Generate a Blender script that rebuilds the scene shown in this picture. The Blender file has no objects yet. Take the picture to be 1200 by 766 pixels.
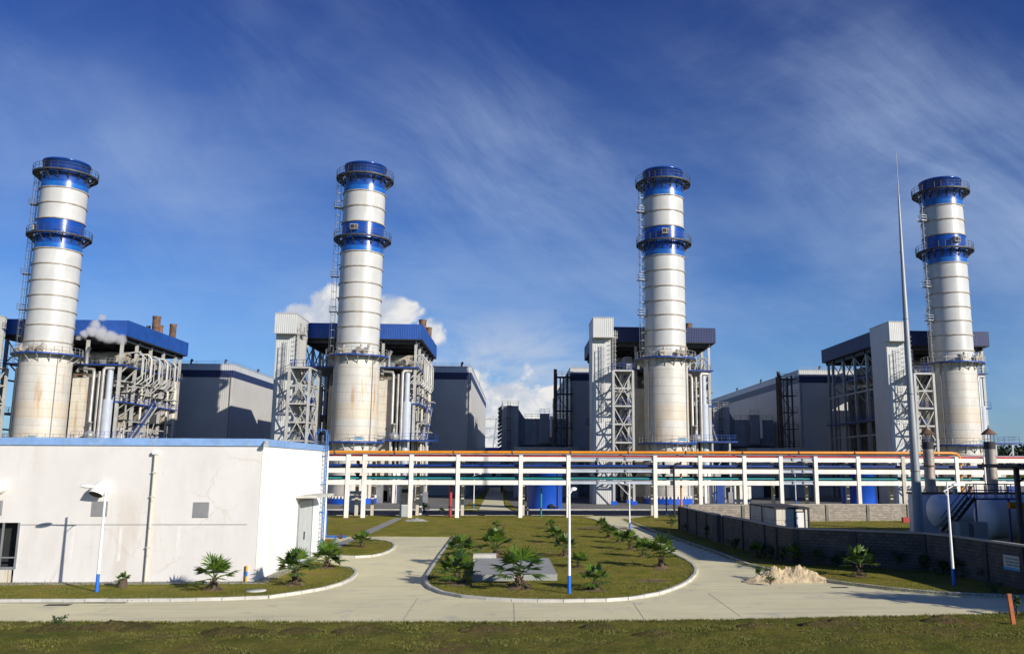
import bpy, math, random
from mathutils import Vector, Matrix, noise as mn
random.seed(7)
R = math.radians
C = bpy.context.scene.collection
SC = bpy.context.scene
# ------------------------------------------------------------------ camera
F=984.4; PIT=.1648; ROL=.0032; CX=665.5; YAW=.06; H=6.29
cam = bpy.data.cameras.new('camera'); co = bpy.data.objects.new('camera', cam); C.objects.link(co)
cam.sensor_width = 36; cam.lens = F/1200*36; cam.shift_x = (600-CX)/1200; cam.clip_start=.5; cam.clip_end = 9000
co.matrix_world = Matrix.Translation((0,0,H)) @ Matrix.Rotation(-YAW,4,'Z') @ Matrix.Rotation(R(90)+PIT,4,'X') @ Matrix.Rotation(ROL,4,'Z')
SC.camera = co
# photo pixel (1200x766) -> ray, used offline-style to survey where real things stand
def ray(u,v):
    du=u-CX; dv=v-383
    a=du*math.cos(ROL)+dv*math.sin(ROL); b=-du*math.sin(ROL)+dv*math.cos(ROL)
    xc=a/F; yc=-b/F
    y2=math.cos(PIT)-yc*math.sin(PIT); z=math.sin(PIT)+yc*math.cos(PIT)
    return (xc*math.cos(YAW)+y2*math.sin(YAW), -xc*math.sin(YAW)+y2*math.cos(YAW), z)
def gp(u,v,z=0):
    d=ray(u,v); t=(z-H)/d[2]; return (d[0]*t, d[1]*t)
def at(u,v,Y):
    d=ray(u,v); t=Y/d[1]; return (d[0]*t, Y, H+d[2]*t)
# ------------------------------------------------------------------ light
SUN = Vector((-1,.97,-.55)).normalized()
sl = bpy.data.lights.new('sun','SUN'); sl.energy=5.0; sl.angle=R(.5); sl.color=(1,.93,.82)
so = bpy.data.objects.new('sun', sl); C.objects.link(so); so.rotation_euler = SUN.to_track_quat('-Z','Y').to_euler(); so.location=(60,-60,80)
SC.view_settings.view_transform='Standard'; SC.view_settings.look='None'; SC.view_settings.gamma=1; SC.view_settings.exposure=0.2
W = bpy.data.worlds.new('World'); SC.world = W; W.use_nodes=True
nt = W.node_tree; N=nt.nodes; N.clear()
class G:
    """tiny node-graph helper"""
    def __init__(s, tree): s.t=tree; s.n=tree.nodes
    def lk(s,a,b): s.t.links.new(a,b)
    def m(s,op,a,b=None,c=None,clamp=False):
        x=s.n.new('ShaderNodeMath'); x.operation=op; x.use_clamp=clamp
        for i,q in enumerate((a,b,c)):
            if q is None: continue
            if hasattr(q,'links'): s.lk(q,x.inputs[i])
            else: x.inputs[i].default_value=q
        return x.outputs[0]
    def comb(s,x,y,z):
        c=s.n.new('ShaderNodeCombineXYZ')
        for i,q in enumerate((x,y,z)):
            if hasattr(q,'links'): s.lk(q,c.inputs[i])
            else: c.inputs[i].default_value=q
        return c.outputs[0]
    def sep(s,v):
        c=s.n.new('ShaderNodeSeparateXYZ'); s.lk(v,c.inputs[0]); return c.outputs
    def vmul(s,v,k):
        c=s.n.new('ShaderNodeVectorMath'); c.operation='MULTIPLY'; s.lk(v,c.inputs[0]); c.inputs[1].default_value=k; return c.outputs[0]
    def noise(s,v,scale=1,detail=5,rough=.55,dist=0):
        c=s.n.new('ShaderNodeTexNoise'); s.lk(v,c.inputs['Vector']); c.inputs['Scale'].default_value=scale; c.inputs['Detail'].default_value=detail
        c.inputs['Roughness'].default_value=rough; c.inputs['Distortion'].default_value=dist; return c.outputs['Fac']
    def ss(s,v,a,b,lo=0,hi=1):
        c=s.n.new('ShaderNodeMapRange'); c.interpolation_type='SMOOTHSTEP'; s.lk(v,c.inputs['Value'])
        c.inputs['From Min'].default_value=a; c.inputs['From Max'].default_value=b; c.inputs['To Min'].default_value=lo; c.inputs['To Max'].default_value=hi; return c.outputs[0]
    def mix(s,f,a,b,bt='MIX'):
        c=s.n.new('ShaderNodeMix'); c.data_type='RGBA'; c.blend_type=bt
        if hasattr(f,'links'): s.lk(f,c.inputs[0])
        else: c.inputs[0].default_value=f
        for i,q in ((6,a),(7,b)):
            if hasattr(q,'links'): s.lk(q,c.inputs[i])
            else: c.inputs[i].default_value=(*q,1) if len(q)==3 else q
        return c.outputs[2]
g=G(nt)
sky=N.new('ShaderNodeTexSky'); sky.sky_type='NISHITA'; sky.sun_disc=False; sky.sun_elevation=math.asin(-SUN.z); sky.sun_rotation=math.atan2(-SUN.x,-SUN.y)
sky.air_density=1.0; sky.dust_density=.6; sky.ozone_density=2.5; sky.altitude=50
tc=N.new('ShaderNodeTexCoord'); dx,dy,dz=g.sep(tc.outputs['Generated'])
yy=g.m('MAXIMUM',dy,.06); p=g.m('DIVIDE',dx,yy); q=g.m('DIVIDE',dz,yy)
front=g.ss(dy,.1,.35)
skyc=g.mix(1.0,sky.outputs[0],(.50,.82,1.34),'MULTIPLY')
hz=g.ss(dz,.0,.62)      # deepening towards the zenith
skyc=g.mix(1.0,skyc,g.mix(hz,(1.12,1.12,1.08),(.50,.50,.76)),'MULTIPLY')
pv=g.comb(p,q,0)
# thin cirrus, slanting wisps
wx=g.m('MULTIPLY',g.m('SUBTRACT',g.noise(pv,1.3,2,.45),.5),.40); wz=g.m('MULTIPLY',g.m('SUBTRACT',g.noise(g.comb(p,q,5),1.5,2,.45),.5),.40)
px_=g.m('ADD',p,wx); qz=g.m('ADD',q,wz)
def fib(ax,aq,bx,bq,z0,sc):      # fibres: stretched along one direction, fine across it
    return g.noise(g.comb(g.m('ADD',g.m('MULTIPLY',px_,ax),g.m('MULTIPLY',qz,aq)),g.m('ADD',g.m('MULTIPLY',px_,bx),g.m('MULTIPLY',qz,bq)),z0),sc,10,.66,.12)
f1=fib(.9,-.7,1.9,2.6,2.4,1.9); f2=fib(.8,.5,-1.5,3.0,6.1,1.7)
b1=g.ss(g.noise(g.comb(p,q,1.7),1.7,4,.55),.38,.68); b2=g.ss(g.noise(g.comb(p,q,8.3),1.5,4,.55),.42,.70)
def dirmask(u,v,su,sv):
    a=ray(u,v); e1=g.m('DIVIDE',g.m('SUBTRACT',p,a[0]/a[1]),su); e2=g.m('DIVIDE',g.m('SUBTRACT',q,a[2]/a[1]),sv)
    return g.m('EXPONENT',g.m('MULTIPLY',g.m('ADD',g.m('MULTIPLY',e1,e1),g.m('MULTIPLY',e2,e2)),-1))
b1=g.m('MAXIMUM',b1,g.m('MULTIPLY',dirmask(600,190,.26,.16),.95)); b2=g.m('MULTIPLY',b2,.62)
cir=g.m('ADD',g.m('MULTIPLY',g.ss(f1,.30,.85),b1),g.m('MULTIPLY',g.ss(f2,.30,.85),b2),None)
cir=g.m('MULTIPLY',g.m('MULTIPLY',cir,g.m('MULTIPLY',front,g.ss(q,.85,.30,.35,1.0))),.60,clamp=True)
cl=g.mix(cir,skyc,(5.2,6.8,9.8))
# soft pale veil towards the horizon
veil=g.m('MULTIPLY',g.ss(q,.62,.02),g.ss(g.noise(g.comb(g.m('MULTIPLY',p,.8),g.m('MULTIPLY',q,2.6),3),2.2,5,.6),.35,.75))
cl=g.mix(g.m('MULTIPLY',veil,.45),cl,(5.4,6.9,9.4))
# cumulus banks low over the middle of the plant
def bank(u,v,su,sv):
    a=ray(u,v); cp=a[0]/a[1]; cq=a[2]/a[1]
    e1=g.m('DIVIDE',g.m('SUBTRACT',p,cp),su); e2=g.m('DIVIDE',g.m('SUBTRACT',q,cq),sv)
    return g.m('EXPONENT',g.m('MULTIPLY',g.m('ADD',g.m('MULTIPLY',e1,e1),g.m('MULTIPLY',e2,e2)),-1))
mk=None
for a in ((392,362,.035,.035),(450,368,.06,.032),(500,395,.03,.03),(600,505,.10,.065),(545,478,.07,.055),(645,478,.035,.03),(590,470,.05,.03),(350,380,.03,.03)):
    b=bank(*a); mk=b if mk is None else g.m('MAXIMUM',mk,b)
cn=g.noise(pv,11,8,.58,.25)
cu=g.m('MULTIPLY',g.ss(mk,.08,.3),g.ss(g.m('ADD',g.m('MULTIPLY',mk,.70),g.m('MULTIPLY',g.m('SUBTRACT',cn,.5),1.5)),.30,.46))
sh=g.noise(g.comb(g.m('ADD',p,.012),g.m('SUBTRACT',q,.02),.0),11,8,.58,.25)
lit=g.ss(g.m('SUBTRACT',cn,sh),-.07,.09)
cc=g.mix(lit,(6.6,7.2,8.4),(10.6,10.4,10.0))
softm=bank(585,425,.15,.05); soft=g.m('MULTIPLY',softm,g.ss(g.noise(g.comb(g.m('MULTIPLY',p,3),g.m('MULTIPLY',q,8),9),1.8,6,.6,.4),.36,.66))
cl=g.mix(g.m('MULTIPLY',soft,.75),cl,(7.2,7.8,9.0))
cl=g.mix(g.m('MULTIPLY',g.m('MULTIPLY',cu,front),.95),cl,cc)
bg=N.new('ShaderNodeBackground'); g.lk(cl,bg.inputs[0]); bg.inputs[1].default_value=.072
wo=N.new('ShaderNodeOutputWorld'); g.lk(bg.outputs[0],wo.inputs[0])
# ------------------------------------------------------------------ materials
def mat(name,col,rough=.6,metal=0,var=.1,vs=.6,streak=0,scol=(.30,.13,.04),sz=.14,sx=1.6,bump=0,bs=20,corr=0,seam=None,spec=.5,patch=None,col2=None,dirt=0,trans=0):
    m=bpy.data.materials.new(name); m.use_nodes=True; t=m.node_tree; h=G(t); b=t.nodes['Principled BSDF']
    geo=t.nodes.new('ShaderNodeNewGeometry'); P=geo.outputs['Position']
    n1=h.noise(P,vs,6,.6)
    c1=tuple(min(1,x*(1-var)) for x in col); c2=tuple(min(1,x*(1+var)) for x in (col2 or col))
    c=h.mix(h.ss(n1,.3,.7),c1,c2)
    if patch:                                   # (scale, lo, hi, colour)
        c=h.mix(h.ss(h.noise(P,patch[0],6,.65),patch[1],patch[2]),c,patch[3])
    if streak:
        s=h.ss(h.noise(h.vmul(P,(sx,sx,sz)),1,5,.62),.51,.70)
        s2=h.ss(h.noise(P,.13,3,.5),.42,.6)
        c=h.mix(h.m('MULTIPLY',h.m('MULTIPLY',s,s2),streak),c,scol)
    if dirt:
        c=h.mix(h.m('MULTIPLY',h.ss(h.noise(h.vmul(P,(.9,.9,.25)),1.1,7,.65),.42,.75),dirt),c,(.34,.30,.24))
    hgt=None
    if seam:                                    # cladding courses round a shaft or wall: (dz, dx)
        ob=t.nodes.new('ShaderNodeTexCoord').outputs['Object']; x,y,z=h.sep(ob)
        fz=h.m('FRACT',h.m('DIVIDE',z,seam[0])); l1=h.ss(h.m('ABSOLUTE',h.m('SUBTRACT',fz,.5)),.44,.485)
        row=h.m('FLOOR',h.m('DIVIDE',z,seam[0]))
        if seam[2]=='cyl': a=h.m('MULTIPLY',h.m('ARCTAN2',y,x),seam[1])
        else: a=h.m('DIVIDE',h.m('ADD',x,y),seam[1])
        fa=h.m('FRACT',h.m('ADD',a,h.m('MULTIPLY',row,.5))); l2=h.ss(h.m('ABSOLUTE',h.m('SUBTRACT',fa,.5)),.46,.49)
        l=h.m('MAXIMUM',l1,h.m('MULTIPLY',l2,.6)); c=h.mix(h.m('MULTIPLY',l,.30),c,(.33,.26,.19))
        hgt=h.m('MULTIPLY',l,-1)
        if seam[2]=='cyl':
            for za,zb,am in ((14.2,17.0,.45),(10.6,12.4,.3)): c=h.mix(h.m('MULTIPLY',h.m('MULTIPLY',h.ss(z,za,za+.15),h.ss(z,zb+.15,zb)),am),c,(.56,.44,.29))
    if corr:
        ob=t.nodes.new('ShaderNodeTexCoord').outputs['Object']; x,y,z=h.sep(ob)
        s=h.m('ADD',x,y); w=h.m('PINGPONG',h.m('DIVIDE',s,corr),.5); rb=h.ss(w,.12,.3); c=h.mix(h.m('MULTIPLY',rb,.07),c,(0.02,.02,.03)); hgt=rb
    if bump:
        nb=h.noise(P,bs,4,.6); hgt=nb if hgt is None else h.m('ADD',hgt,h.m('MULTIPLY',nb,bump))
    if hgt is not None:
        bp=t.nodes.new('ShaderNodeBump'); bp.inputs['Strength'].default_value=min(1,bump) if bump else .5; bp.inputs['Distance'].default_value=.05
        h.lk(hgt,bp.inputs['Height']); h.lk(bp.outputs[0],b.inputs['Normal'])
    h.lk(c,b.inputs['Base Color']); b.inputs['Roughness'].default_value=rough; b.inputs['Metallic'].default_value=metal
    b.inputs['Specular IOR Level'].default_value=spec
    return m
M={}
M['stack_lo']=mat('cream insulated cladding',(.54,.52,.465),.5,0,.08,.35,.95,(.44,.23,.07),.10,1.0,seam=(1.45,6,'cyl'),dirt=.25)
M['stack_up']=mat('white steel shell',(.52,.52,.50),.32,0,.07,.3,.4,(.45,.35,.20),.05,.8,dirt=.12,spec=.6)
M['casing']=mat('cream boiler cladding',(.62,.58,.49),.6,0,.08,.4,.7,(.44,.25,.09),.10,1.4,seam=(1.45,1.3,'box'),dirt=.4)
M['ring']=mat('weathered ring steel',(.36,.31,.25),.6,0,.25,1.5)
M['blue_gloss']=mat('glossy blue paint',(.008,.060,.32),.22,.1,.12,.5,.2,(.05,.16,.45),.1,1,spec=.8)
M['blue_pale']=mat('faded blue paint',(.013,.115,.42),.3,0,.2,.8,spec=.6)
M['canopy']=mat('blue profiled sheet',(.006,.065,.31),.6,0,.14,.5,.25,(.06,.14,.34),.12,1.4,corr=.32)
M['navy_sheet']=mat('navy profiled sheet',(.010,.022,.095),.6,0,.14,.5,.2,(.05,.09,.2),.12,1.4,corr=.32)  # darker navy copy of the canopy sheet for the right-hand units
M['soffit']=mat('dark underside steel',(.035,.035,.04),.8,0,.3,.6)
M['blue_rail']=mat('weathered blue ladder paint',(.03,.13,.36),.5,0,.15,2)
M['blue']=mat('blue steel paint',(.009,.05,.25),.45,0,.15,1)
M['steel_w']=mat('pale grey structural paint',(.42,.42,.40),.5,0,.10,.7,.5,(.26,.15,.08),.2,2,dirt=.3)
M['steel_g']=mat('galvanised grey steel',(.27,.28,.29),.45,.3,.15,.9)
M['steel_d']=mat('dark grid steel',(.05,.053,.06),.6,.1,.25,1)
M['pipe_s']=mat('aluminium pipe jacket',(.37,.365,.35),.45,.3,.14,.8,.45,(.34,.2,.1),.3,2)
M['rusty']=mat('rust brown steel',(.10,.06,.04),.75,0,.35,1.6,col2=(.16,.085,.05))
M['machinery']=mat('stained lagging',(.36,.32,.26),.7,0,.45,1.3,.8,(.25,.11,.04),.5,1.5,bump=.4,bs=2.5)
M['lagging']=mat('shade-dark weathered boiler lagging',(.17,.155,.135),.75,0,.3,.7,.7,(.10,.06,.035),.2,1.6,bump=.3,bs=1.2)  # base darkened so gaps between pipes look shaded; streaks are rust
M['tower']=mat('pale grey ribbed siding',(.56,.57,.555),.5,0,.05,.3,.35,(.40,.27,.15),.05,1.2,corr=.34,dirt=.15)
M['hall']=mat('grey ribbed siding',(.49,.485,.465),.55,0,.05,.2,corr=.45,dirt=.10)
M['hall_top']=mat('light grey parapet sheet',(.50,.52,.53),.5,0,.05,.3,corr=.45)
M['stripe']=mat('navy sheet band',(.012,.022,.085),.5,0,.1,.3,corr=.45)
M['filter']=mat('blue grey sheet steel',(.22,.25,.29),.5,.1,.10,.5,corr=1.6,dirt=.2)
def tracks(m):
    t=m.node_tree; h=G(t); b=t.nodes['Principled BSDF']; src=b.inputs['Base Color'].links[0].from_socket; P=t.nodes.new('ShaderNodeNewGeometry').outputs['Position']
    a=h.ss(h.noise(h.vmul(P,(.10,1.5,1)),1,6,.65,.4),.48,.74); c=h.mix(h.m('MULTIPLY',a,.38),src,(.33,.31,.25))
    d=h.ss(h.noise(h.vmul(P,(.45,.6,1)),1,7,.7,.8),.56,.70); c=h.mix(h.m('MULTIPLY',d,.40),c,(.30,.29,.25))
    e=h.ss(h.noise(P,2.6,5,.7),.62,.74); c=h.mix(h.m('MULTIPLY',e,.35),c,(.24,.22,.18)); h.lk(c,b.inputs['Base Color'])
M['concrete']=mat('pale concrete pavement',(.70,.64,.39),.85,0,.07,.22,bump=.12,bs=9,patch=(.5,.55,.75,(.47,.455,.37)),dirt=0)
tracks(M['concrete'])
M['slab']=mat('grey slab concrete',(.30,.31,.29),.85,0,.12,1.1,bump=.2,bs=8)
M['path']=mat('grey footpath paving',(.27,.265,.24),.85,0,.12,1.4,bump=.2,bs=8)
M['kerb']=mat('kerb concrete',(.50,.49,.45),.8,0,.16,1.3,bump=.2,bs=6)
M['asphalt']=mat('plant road asphalt',(.060,.062,.066),.85,0,.12,.3,bump=.2,bs=14)
M['yard']=mat('yard concrete',(.16,.155,.14),.85,0,.15,.15,bump=.2,bs=9)
M['render_f']=mat('grey white painted render',(.67,.65,.63),.85,0,.035,.35,.35,(.50,.41,.30),.12,.9,bump=.05,bs=6,dirt=.13)
def cracks(m):
    t=m.node_tree; h=G(t); b=t.nodes['Principled BSDF']; src=b.inputs['Base Color'].links[0].from_socket; P=t.nodes.new('ShaderNodeNewGeometry').outputs['Position']
    x,y,z=h.sep(P); n=h.noise(P,1.4,5,.65); n2=h.noise(h.vmul(P,(1,1,1.3)),2.1,5,.65)
    vo=t.nodes.new('ShaderNodeTexVoronoi'); vo.feature='DISTANCE_TO_EDGE'; vo.inputs['Scale'].default_value=.33
    h.lk(h.comb(h.m('ADD',x,h.m('MULTIPLY',n,.9)),y,h.m('ADD',z,h.m('MULTIPLY',n2,.9))),vo.inputs['Vector'])
    e=h.ss(vo.outputs['Distance'],.030,.004); w=h.ss(h.noise(P,.35,3,.5),.48,.60)
    c=h.mix(h.m('MULTIPLY',h.m('MULTIPLY',e,w),.20),src,(.40,.31,.20))
    s=h.ss(h.noise(h.vmul(P,(.5,.5,2.6)),1.3,6,.7),.58,.76); c=h.mix(h.m('MULTIPLY',s,.22),c,(.46,.40,.30)); h.lk(c,b.inputs['Base Color'])
cracks(M['render_f'])
M['render_s']=mat('lighter painted render',(.88,.86,.80),.8,0,.03,.4,.25,(.66,.52,.33),.10,.9,bump=.05,bs=6)  # side wall set whiter than the front wall
M['filler']=mat('pale joint filler',(.68,.665,.65),.85,0,.06,2)
M['fascia']=mat('sky blue painted fascia',(.21,.36,.64),.6,0,.12,1.5,patch=(1.4,.55,.75,(.36,.47,.62)))
M['white']=mat('white paint',(.78,.77,.73),.45,0,.06,1.5,.3,(.5,.4,.25),.4,2)
M['rackc']=mat('white concrete column paint',(.80,.775,.71),.7,0,.06,1,.30,(.5,.4,.26),.25,2)
M['rackc2']=mat('weathered cream column paint',(.55,.50,.41),.75,0,.1,1,.3,(.4,.3,.2),.25,2)
M['steel_b']=mat('pale blue grey girder paint',(.42,.46,.52),.5,0,.08,.8)
M['orange']=mat('amber gas pipe paint',(.66,.24,.010),.4,0,.08,.8)
M['red']=mat('red fire pipe paint',(.40,.035,.03),.45,0,.15,.8)
M['teal']=mat('teal pipe paint',(.02,.20,.22),.4,0,.1,.8)
M['black']=mat('black rubber and paint',(.012,.012,.013),.6,0,.2,1)
M['dark']=mat('dark interior',(.02,.021,.023),.9,0,.3,.6)
M['grey_panel']=mat('grey louvre sheet',(.27,.27,.275),.6,0,.08,2)
M['door']=mat('pale grey metal door',(.50,.53,.53),.5,0,.04,1.2,.3,(.35,.3,.25),.3,1.5)
M['tankblue']=mat('bright blue tank paint',(.012,.085,.50),.35,0,.08,.5,.2,(.01,.05,.25),.1,1)
M['tankw']=mat('white pressure vessel paint',(.62,.64,.67),.4,0,.06,.7,.4,(.38,.26,.16),.3,1.4)
M['mast']=mat('galvanised mast',(.30,.32,.34),.5,.2,.08,.5)
M['lampblue']=mat('blue lamp base paint',(.02,.14,.62),.4,0,.05,1)
M['lampwhite']=mat('white lamp pole paint',(.80,.80,.80),.35,0,.03,1)
M['glass']=mat('lamp glass',(.25,.26,.27),.15,0,.1,3,spec=.8)
M['rust_pipe']=mat('rusting galvanised flue',(.36,.33,.29),.55,.2,.25,1.2,.9,(.26,.12,.05),.4,3)
M['sand']=mat('heaped building sand',(.46,.37,.235),.95,0,.25,2.4,bump=1,bs=9,patch=(2.2,.52,.68,(.25,.19,.11)))
M['soil']=mat('dry brown soil',(.15,.10,.055),1,0,.45,2.5,bump=.9,bs=8)
M['post']=mat('orange marker post',(.36,.09,.02),.6,0,.2,3,patch=(5,.55,.7,(.2,.08,.03)))
M['yellow']=mat('yellow paint',(.60,.36,.02),.5,0,.1,3)
M['trunk']=mat('palm trunk fibre',(.10,.07,.045),.95,0,.4,9,bump=.8,bs=25)
M['sign']=mat('white enamel sign',(.42,.44,.44),.4,0,.04,1)
M['lettering']=mat('green lettering paint',(.05,.16,.12),.5,0,.1,1)
M['cyan']=mat('cyan notice paint',(.03,.30,.60),.4,0,.1,1)
def leafmat(name,a,b,rough=.5,tr=.25):
    m=bpy.data.materials.new(name); m.use_nodes=True; t=m.node_tree; h=G(t); bs=t.nodes['Principled BSDF']
    geo=t.nodes.new('ShaderNodeNewGeometry')
    f=h.m('ADD',h.m('MULTIPLY',h.noise(geo.outputs['Position'],5,3,.6),.6),h.m('MULTIPLY',geo.outputs['Random Per Island'],.5))
    c=h.mix(h.ss(f,.25,.8),a,b); h.lk(c,bs.inputs['Base Color']); bs.inputs['Roughness'].default_value=rough
    tl=t.nodes.new('ShaderNodeBsdfTranslucent'); h.lk(c,tl.inputs[0]); mx=t.nodes.new('ShaderNodeMixShader'); mx.inputs[0].default_value=tr
    out=[n for n in t.nodes if n.type=='OUTPUT_MATERIAL'][0]
    h.lk(bs.outputs[0],mx.inputs[1]); h.lk(tl.outputs[0],mx.inputs[2]); h.lk(mx.outputs[0],out.inputs[0]); return m
M['frond']=leafmat('palm frond',(.020,.060,.008),(.115,.19,.024),.36)
M['leaf']=leafmat('bush leaf',(.020,.05,.012),(.06,.12,.022),.5)
M['far_leaf']=leafmat('far tree leaf',(.012,.026,.014),(.03,.05,.022),.8,.1)
M['blade']=leafmat('grass blade',(.085,.115,.018),(.25,.23,.05),.7,.3)
def grassmat(name,g1,g2,br,amt):
    m=bpy.data.materials.new(name); m.use_nodes=True; t=m.node_tree; h=G(t); b=t.nodes['Principled BSDF']
    P=t.nodes.new('ShaderNodeNewGeometry').outputs['Position']
    c=h.mix(h.ss(h.noise(P,.55,8,.66),.36,.64),g1,g2)
    c=h.mix(h.m('MULTIPLY',h.ss(h.noise(P,.22,7,.68,.4),.50,.66),amt),c,br)
    c=h.mix(h.m('MULTIPLY',h.ss(h.noise(P,1.7,6,.7),.60,.72),.65),c,(.110,.078,.034))
    fine=h.noise(P,11,4,.8); c=h.mix(h.ss(fine,.35,.7),h.mix(.40,c,(.020,.026,.008)),c)
    c=h.mix(h.m('MULTIPLY',h.ss(h.noise(P,5,5,.75),.55,.75),.35),c,(.30,.27,.08))
    bp=t.nodes.new('ShaderNodeBump'); bp.inputs['Strength'].default_value=.9; bp.inputs['Distance'].default_value=.28
    h.lk(h.m('ADD',fine,h.m('MULTIPLY',h.noise(P,2.2,6,.7),2)),bp.inputs['Height']); h.lk(bp.outputs[0],b.inputs['Normal'])
    h.lk(c,b.inputs['Base Color']); b.inputs['Roughness'].default_value=.95; b.inputs['Specular IOR Level'].default_value=.15; return m
M['grass']=grassmat('mown lawn',(.250,.270,.028),(.430,.370,.055),(.430,.300,.090),.8)
M['mound']=grassmat('tufted earth',(.12,.11,.035),(.22,.17,.06),(.16,.105,.06),1.0)
M['grass_dry']=grassmat('rough dry grass',(.160,.185,.022),(.280,.255,.042),(.250,.165,.065),.85)
def brickmat(name,a,b,mo,sx=.42,sz=.2,axis='len'):
    m=bpy.data.materials.new(name); m.use_nodes=True; t=m.node_tree; h=G(t); bs=t.nodes['Principled BSDF']
    x,y,z=h.sep(t.nodes.new('ShaderNodeTexCoord').outputs['Object'])
    br=t.nodes.new('ShaderNodeTexBrick'); h.lk(h.comb(x,z,0),br.inputs['Vector']); br.inputs['Scale'].default_value=1
    br.inputs['Brick Width'].default_value=sx; br.inputs['Row Height'].default_value=sz; br.inputs['Mortar Size'].default_value=.018; br.inputs['Bias'].default_value=-.1
    br.inputs['Color1'].default_value=(*a,1); br.inputs['Color2'].default_value=(*b,1); br.inputs['Mortar'].default_value=(*mo,1)
    P=t.nodes.new('ShaderNodeNewGeometry').outputs['Position']
    c=h.mix(h.m('MULTIPLY',h.ss(h.noise(P,1.2,6,.6),.4,.7),.35),br.outputs[0],(.16,.14,.12))
    bp=t.nodes.new('ShaderNodeBump'); bp.inputs['Distance'].default_value=.02; bp.inputs['Strength'].default_value=.7; h.lk(br.outputs['Fac'],bp.inputs['Height']); bp.invert=True
    h.lk(bp.outputs[0],bs.inputs['Normal']); h.lk(c,bs.inputs['Base Color']); bs.inputs['Roughness'].default_value=.9; return m
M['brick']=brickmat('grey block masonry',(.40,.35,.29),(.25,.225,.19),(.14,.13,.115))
M['brick_shade']=brickmat('shade-dark block masonry',(.10,.092,.082),(.06,.057,.052),(.035,.034,.032))  # same masonry with the wall's shade put into its colour
M['pier_shade']=mat('shade-dark masonry pier',(.06,.057,.054),.9,0,.2,1.5,bump=.2,bs=8)  # piers of that wall, darkened for shade in the same way
M['pier']=mat('grey masonry pier',(.17,.16,.145),.9,0,.2,1.5,bump=.2,bs=8)
M['coping']=mat('pale cement coping',(.36,.335,.29),.85,0,.15,1.5,bump=.2,bs=8)
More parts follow.
